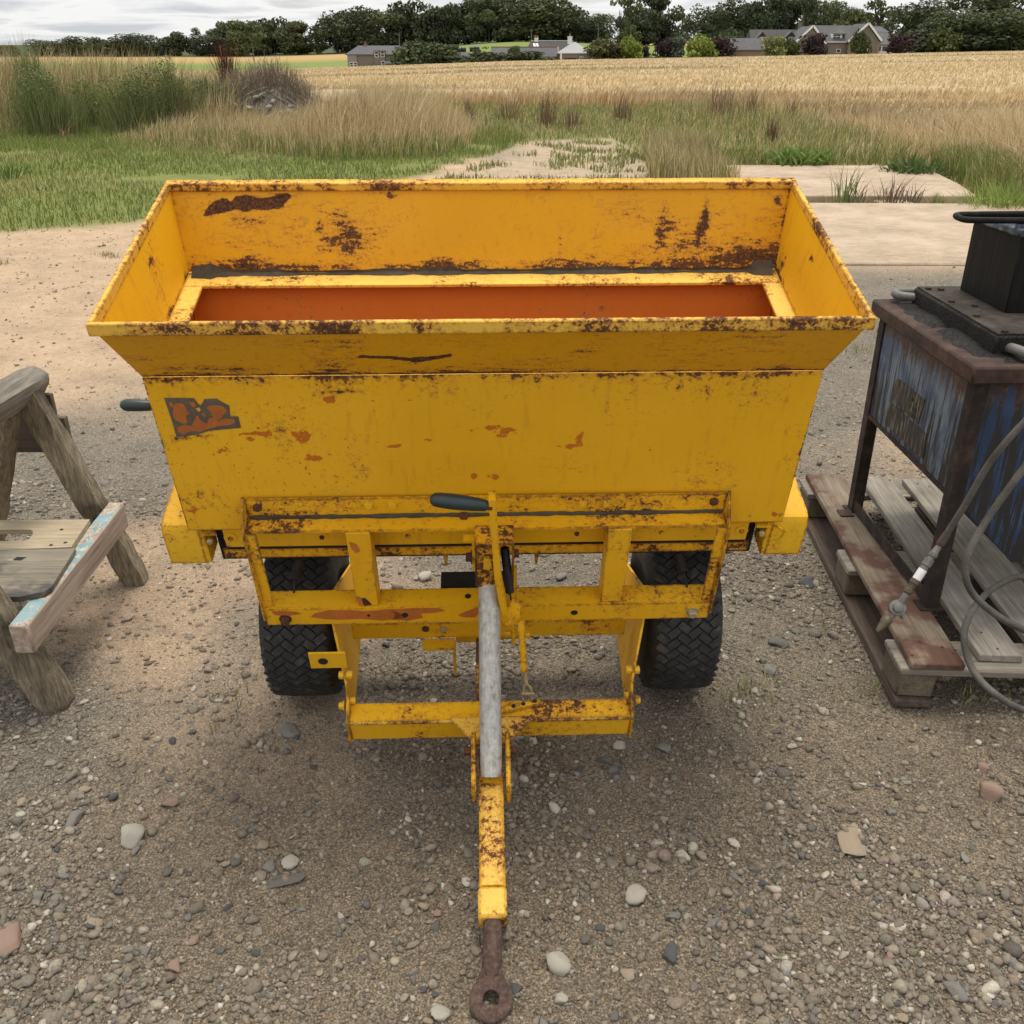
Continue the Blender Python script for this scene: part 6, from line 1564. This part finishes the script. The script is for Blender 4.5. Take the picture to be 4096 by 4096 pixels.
for V, T, C in parts_: Vs.append(V); Ts.append(T + o); Cs.append(C); o += len(V)
me = fast_mesh("gravel", np.vstack(Vs), tris=np.vstack(Ts), col=np.clip(np.vstack(Cs), 0, 1)); tag(link("gravel", me, M['pebble']), "grey and brown gravel strewn over the yard", "gravel", None, "stuff")

PALE, GREY, DKG, PINK, TAN, SLATE = (.42, .39, .33), (.21, .20, .18), (.085, .087, .09), (.30, .205, .16), (.33, .265, .19), (.135, .128, .110)
si = 0
def stone(u, v, wpx, hpx, col, label, group=None, flat=None, sink=.25):
    """u,v = where its middle sits in the photo; sizes in photo px"""
    global si
    g = atz(u, v + hpx * .25, 0.0); dist = (g - Vector((0, 0, CAM_H))).length; s = wpx * dist / (FPX * 4) / 2
    hz = (flat if flat is not None else .62) * s
    o = link("stone", S3[si % len(S3)], None); si += 1
    o.scale = (s, s * min(1.4, max(.6, hpx / wpx * 1.15)), hz); o.rotation_euler = (random.uniform(-.15, .15), random.uniform(-.15, .15), random.uniform(-.5, .5))
    o.location = (g.x, g.y, float(gh(g.x, g.y)) + hz * (.8 - 2 * sink * .8)); o.color = (*col, 1)
    tag(o, label, "stone", group); return o
for a in [(520, 3330, 105, 95, PALE, "largest pale speckled granite stone on the left gravel"), (300, 3250, 80, 70, GREY, "flat grey stone left of the pale speckled granite stone"), (690, 3190, 70, 55, PINK, "flat pink stone up and right of the granite stone"), (50, 3740, 105, 115, PINK, "large pinkish brown stone at the lower left edge"), (700, 3840, 62, 62, PINK, "pinkish square stone in the lower left gravel"), (1120, 3492, 155, 70, SLATE, "long flat slate-like stone left of the drawbar", None, .12), (1045, 3360, 55, 60, TAN, "tan upright stone above the long slate"), (1160, 3432, 60, 65, PALE, "pale stone just above the long slate's right end"), (1080, 3436, 52, 50, GREY, "bluish grey stone just above the long slate's left half"), (370, 3665, 55, 48, TAN, "small squared tan stone below the granite stone"), (1140, 2898, 100, 70, GREY, "broad grey half-buried stone below the left tyre", None, .3), (2540, 3535, 92, 84, PALE, "pale angular stone right of the tow shaft"), (2240, 3808, 105, 85, PALE, "pale squared stone right of the tow eye"), (2682, 3780, 88, 74, DKG, "dark grey and pink stone in the lower middle right"), (2512, 3868, 56, 58, TAN, "tan stone below the dark grey and pink stone"), (3400, 3290, 175, 150, TAN, "large flat tan stone half buried in the right gravel", None, .16, .3), (3955, 3160, 95, 70, PINK, "pinkish pale stone at the right edge below the pallet"), (3820, 3932, 85, 66, GREY, "grey angular stone at the lower right"), (2660, 2960, 68, 56, GREY, "grey stone right of the front beam's corner"), (2484, 2962, 64, 48, PALE, "pale stone just below the front beam's right end"), (2425, 3018, 66, 48, SLATE, "flat slate-grey stone below the pale stone at the beam"), (3165, 2966, 50, 34, PALE, "white oval stone on the right gravel"), (2242, 3975, 62, 56, PALE, "pale stone right and below the tow eye"), (1765, 4040, 72, 60, PALE, "pale stone left of the tow eye"), (3235, 2310, 70, 66, DKG, "dark blue-grey stone beside the pallet runner"), (3110, 2550, 72, 58, SLATE, "brown-grey stone between the right tyre and the pallet"), (3072, 2662, 66, 46, GREY, "pale grey slab stone right of the right tyre"), (1695, 2290, 66, 50, PALE, "whitish stone seen through the left opening of the ladder frame"), (1590, 2330, 56, 34, TAN, "small tan stone seen through the left opening of the frame"), (2245, 2292, 62, 48, GREY, "rounded grey stone seen through the right opening of the frame"), (2060, 3930, 48, 56, DKG, "small dark stone touching the tow eye's right side"), (2860, 3660, 50, 44, GREY, "grey stone in the middle of the right gravel"), (3930, 3060, 46, 40, PINK, "small pale pink stone near the right edge"), (4040, 3820, 60, 50, GREY, "grey rounded stone at the right edge"), (2700, 3640, 62, 40, GREY, "oval grey stone left of the middle right gravel")]:
    stone(*a)
# further loose stones that nothing tells apart
for i in range(150):
    u, v = random.uniform(20, 4080), random.uniform(2900, 4080); 
    if abs(u - 1965) < 190 or (v < 2960 and 1300 < u < 2650): continue
    w = random.choice([24, 28, 32, 36, 42])
    stone(u, v, w, w * random.uniform(.6, .95), random.choice([GREY, SLATE, TAN, DKG, GREY, SLATE, PINK, (.26, .24, .2)]), "small loose stone among the gravel in front of the spreader", "small loose stones in front")
for i in range(70):
    u, v = random.choice([random.uniform(0, 480), random.uniform(700, 1000), random.uniform(3000, 3420), random.uniform(1480, 2600)]), random.uniform(1950, 2850)
    g = atz(u, v)
    if not clear(np.array([[g.x, g.y]]))[0] or (g.x > 1.02 and g.y < 3.4): continue
    w = random.choice([22, 26, 32, 40]); stone(u, v, w, w * random.uniform(.5, .8), random.choice([GREY, SLATE, TAN, DKG, PALE, (.26, .22, .17)]), "small loose stone on the yard level with the spreader's wheels", "small loose stones beside")

# ------------------------------------------------------------------ shrubs, weeds and the rubble heap
def shrub(name, label, cat, u, v, Y, w, H, n, cols, lean=.18, bw=.012, tip=1.2, grp=None, spread=.5, dead=False, leafy=0):
    p = at(u, v, Y); r = np.random.default_rng(int(u * 7 + v)); g = float(gh(p.x, Y))
    t = thing(name, label, cat, (p.x, Y, g), (0, 0, 0), grp)
    xy = r.normal(0, 1, (n, 2)) * np.array([w * .20, w * .16]); rad = np.hypot(xy[:, 0], xy[:, 1]) / (w * .5)
    h = H * (1.05 - .55 * np.clip(rad, 0, 1.2) ** 1.5) * (.55 + .5 * r.random(n))
    V, q, tt, c = blades(xy, h, bw, palette(n, cols, .22, r), lean, (0, 0), np.zeros(n), tip, r)
    # splay outward
    d = (V.reshape(n, 5, 3)); fr = d[:, :, 2:] / max(H, .1); d[:, :, :2] += (xy / w * spread)[:, None, :] * fr * w
    if leafy:
        k_ = 9; ct = np.stack([r.normal(0, w * .17, k_), r.normal(0, w * .13, k_), H * (.25 + .5 * r.random(k_))], 1); rd_ = np.stack([w * (.14 + .10 * r.random(k_))] * 2 + [H * (.14 + .10 * r.random(k_))], 1)
        LV, LQ, LC = leaf_cloud(ct, rd_, leafy, .020, cols, r); link("leaves", fast_mesh("leaves", LV, LQ, col=LC), M['leaf'], t)
    link("stems" if dead else "foliage", fast_mesh("stems", d.reshape(-1, 3), q, tt, np.clip(c, 0, 1)), M['blade'], t)
    return t
BROOM = [(.11, .145, .045), (.15, .19, .06), (.085, .115, .036), (.19, .22, .08), (.24, .21, .10)]
BRW = [(.19, .115, .075), (.14, .085, .06), (.25, .165, .10)]
shrub("broom_bush", "large green broom bush at the left edge of the lawn", "bush", 195, 480, 20.5, 1.7, 1.45, 1100, BROOM, .42, .008, leafy=4200)
shrub("broom_bush", "pale green broom shoots rising above the left bush", "bush", 150, 470, 22.5, .9, 2.0, 500, BROOM + [(.11, .14, .05)], .10)
shrub("broom_bush", "narrow green broom bush second from the left", "bush", 385, 460, 22.5, 1.2, 1.25, 500, BROOM, .40, .008, leafy=1700)
shrub("broom_bush", "wide green broom bush in the middle of the left row", "bush", 555, 470, 21.0, 1.7, 1.45, 1100, BROOM + [(.16, .20, .07)], .42, .008, leafy=3800)
shrub("broom_bush", "tallest pointed broom bush right of the middle of the row", "bush", 705, 460, 21.5, 1.1, 1.65, 700, BROOM, .32, .008, leafy=2200)
shrub("broom_bush", "rounded grey-green bush left of the rubble heap", "bush", 835, 400, 23.0, 1.3, 1.25, 900, [(.09, .11, .055), (.12, .13, .07), (.07, .085, .045)], .35, .008, leafy=2600)
shrub("dock_stalk", "reddish brown tall dead shrub above the rubble heap's left end", "shrub", 910, 300, 27, .5, 2.0, 400, [(.10, .03, .018), (.075, .024, .016)], .2, .02, 1.0, None, .5, True)
for i, (u, v, Y, w, H, lb) in enumerate([(1340, 440, 19, .45, 1.05, "dark brown seeded stalk group at the left of the tall dry grass's back"), (1400, 430, 19.5, .35, 1.0, "dark brown stalk group next to the leftmost one"), (1455, 440, 19, .30, 1.05, "dark upright stalk group third from the left"), (1570, 450, 19.3, .25, .75, "thin dark stalks in the tall grass's right half"), (1615, 450, 19.3, .18, .7, "thinnest dark stalk in the tall grass's right half"), (1875, 480, 24, .20, .8, "single brown stalk at the crop's edge right of the dry grass"),
                                         (2190, 505, 23.4, .55, .95, "largest reddish brown dock in the middle of the green strip"), (2285, 518, 22.8, .5, .65, "sprawling brown dock right of the largest one"), (2040, 485, 25, .8, .75, "wide thin brown dock left of the largest one"), (2485, 483, 25, .55, .75, "brown dock at the right of the green strip"), (2880, 485, 24.5, .85, 1.25, "tall dark brown dock group with the highest spike"), (3005, 480, 24.5, .7, 1.05, "dark brown dock group right of the highest spike"), (3160, 495, 24, .22, .75, "single dark dock stalk right of the two groups"), (3085, 570, 19, .25, .6, "short rusty stalk in front of the dock groups"), (730, 440, 21, .25, .9, "thin brown stalk between two broom bushes")]):
    shrub("dock_plant", lb, "plant", u, v, Y, w, H, 90, BRW, .26, .012, .9, "dead dock stalks in the rough grass", .6, True)
for (u, v, Y, w, H, n, cols, lb) in [(3200, 660, 15.6, 1.0, .45, 330, [(.075, .125, .025), (.10, .15, .035)], "broad leafy green weed behind the far slab"), (3660, 690, 14.5, .9, .55, 400, [(.05, .075, .025), (.07, .095, .03)], "dark green bramble at the slab's far right corner"), (3375, 805, 11.7, .30, .70, 90, [(.075, .11, .035), (.10, .13, .045)], "tall green thistle growing in the gap between the slabs"), (3420, 805, 11.7, .25, .50, 60, [(.085, .075, .045), (.075, .09, .04)], "dull weed right of the thistle in the slab gap"), (3560, 805, 11.7, .40, .52, 110, [(.11, .075, .05), (.09, .08, .04)], "reddish dry weed in the middle of the slab gap"), (3640, 800, 11.75, .35, .40, 80, [(.06, .05, .035), (.08, .08, .04)], "dark dry weed at the right of the slab gap"), (3760, 800, 11.7, .35, .28, 120, [(.16, .16, .06), (.12, .14, .05)], "pale grass tuft at the right end of the slab gap"), (3300, 806, 11.7, .5, .22, 120, [(.13, .14, .05), (.18, .16, .08)], "low grass tuft at the left of the slab gap"), (3480, 806, 11.7, .5, .20, 120, [(.13, .14, .05), (.16, .15, .07)], "low grass tuft in the middle of the slab gap"), (4000, 800, 11.2, .8, .50, 500, [(.16, .20, .05), (.12, .17, .04)], "bright green grass clump by the slab's right edge"), (3110, 640, 15.8, .6, .25, 160, [(.10, .09, .05), (.08, .085, .035)], "low brown-green weed left of the leafy weed"), (20, 690, 13.8, .6, .3, 150, [(.05, .075, .02), (.07, .10, .03)], "dark green weed at the left edge of the lawn"), (262, 550, 20.0, .25, .45, 50, BRW, "brown dead stalk in front of the left broom bush")]:
    broad = 'leafy' in lb or 'bramble' in lb
    shrub("weed", lb, "plant", u, v, Y, w, H * (.8 if broad else 1), n if 'grass' in lb else (int(n * .7) if broad else int(n * .45)), [tuple(1.6 * q for q in c_) for c_ in cols], 1.0 if broad else .55, .045 if broad else (.010 if 'grass' in lb else .013), 1.1, None, 1.0)

# rubble heap: mound with a tangle of dead twigs, rocks and two logs
c = at(1075, 400, 23.5)
hp_ = thing("rubble_heap", "heap of grey rubble and dead branches right of the broom bushes", "heap", (c.x, 23.5, float(gh(c.x, 23.5))))
r = np.random.default_rng(44); nn = 24
gu, gv = np.meshgrid(np.linspace(-1, 1, nn), np.linspace(-1, 1, nn)); rr_ = np.hypot(gu, gv)
mz = 1.02 * np.clip(1 - rr_ ** 1.8, -.05, 1) * (.8 + .5 * fnoise(gu, gv, 3, 33)); V = np.stack([gu.ravel() * 1.45, gv.ravel() * 1.1, mz.ravel() - .05], 1)
ii = np.arange(nn * nn).reshape(nn, nn); link("mound", fast_mesh("mound", V, np.stack([ii[:-1, :-1], ii[:-1, 1:], ii[1:, 1:], ii[1:, :-1]], -1).reshape(-1, 4), col=np.full((nn * nn, 3), .17) * np.array([1, .92, .82]), smoothf=True), M['pebble'], hp_)
def hz_(x, y): return 1.02 * max(-.05, 1 - math.hypot(x / 1.45, y / 1.1) ** 1.8)
n = 2600; a = r.random(n) * 6.28; q = np.sqrt(r.random(n)); xy = np.stack([np.cos(a) * q * 1.4, np.sin(a) * q * .9], 1)
zz_ = 1.02 * np.clip(1 - q ** 1.8, 0, 1)
V, Q, T, C = blades(xy, .30 + .45 * r.random(n), .014, palette(n, [(.23, .185, .135), (.16, .125, .088), (.30, .25, .185), (.17, .125, .085)], .2, r), 1.1, (0, 0), zz_ - .05, 1.0, r)
link("twigs", fast_mesh("twigs", V, Q, T, np.clip(C, 0, 1)), M['blade'], hp_)
for i in range(26):
    x, y = r.uniform(-1.0, .9), r.uniform(-1.0, -.45); o = link("rock", S3[i % 16], None, hp_); s = r.uniform(.05, .12)
    o.scale = (s * 1.2, s, s * .7); o.location = (x, y, hz_(x, y) + s * .3); o.rotation_euler = (r.uniform(-.5, .5), r.uniform(-.5, .5), r.uniform(0, 3)); o.color = (*[(.34, .31, .27), (.40, .37, .32), (.26, .22, .19)][i % 3], 1)
for i in range(22):
    x0, y0 = r.uniform(-1.1, .8), r.uniform(-.8, .1); L_ = r.uniform(.5, 1.3); an_ = r.normal(0, .5); x1 = x0 + L_ * math.cos(an_); y1 = y0 + .25 * r.normal()
    z0, z1 = hz_(x0, y0) + .05, max(hz_(x1, y1), 0) + r.uniform(.02, .22)
    b = B(); b.tube(bez([(x0, y0, z0), ((x0 + x1) / 2, (y0 + y1) / 2, max((z0 + z1) / 2 + r.uniform(-.02, .06), hz_((x0 + x1) / 2, (y0 + y1) / 2) + .03)), (x1, y1, z1)], 5), [r.uniform(.010, .022)] * 11, 6); b.build("branch", M['branch'], hp_)
shrub("dead_bush", "brown leafless bush standing over the rubble heap", "bush", 1075, 330, 24.5, 1.2, 1.75, 260, [(.22, .18, .145), (.17, .135, .105)], .55, .009, 1.0, None, .9, True)
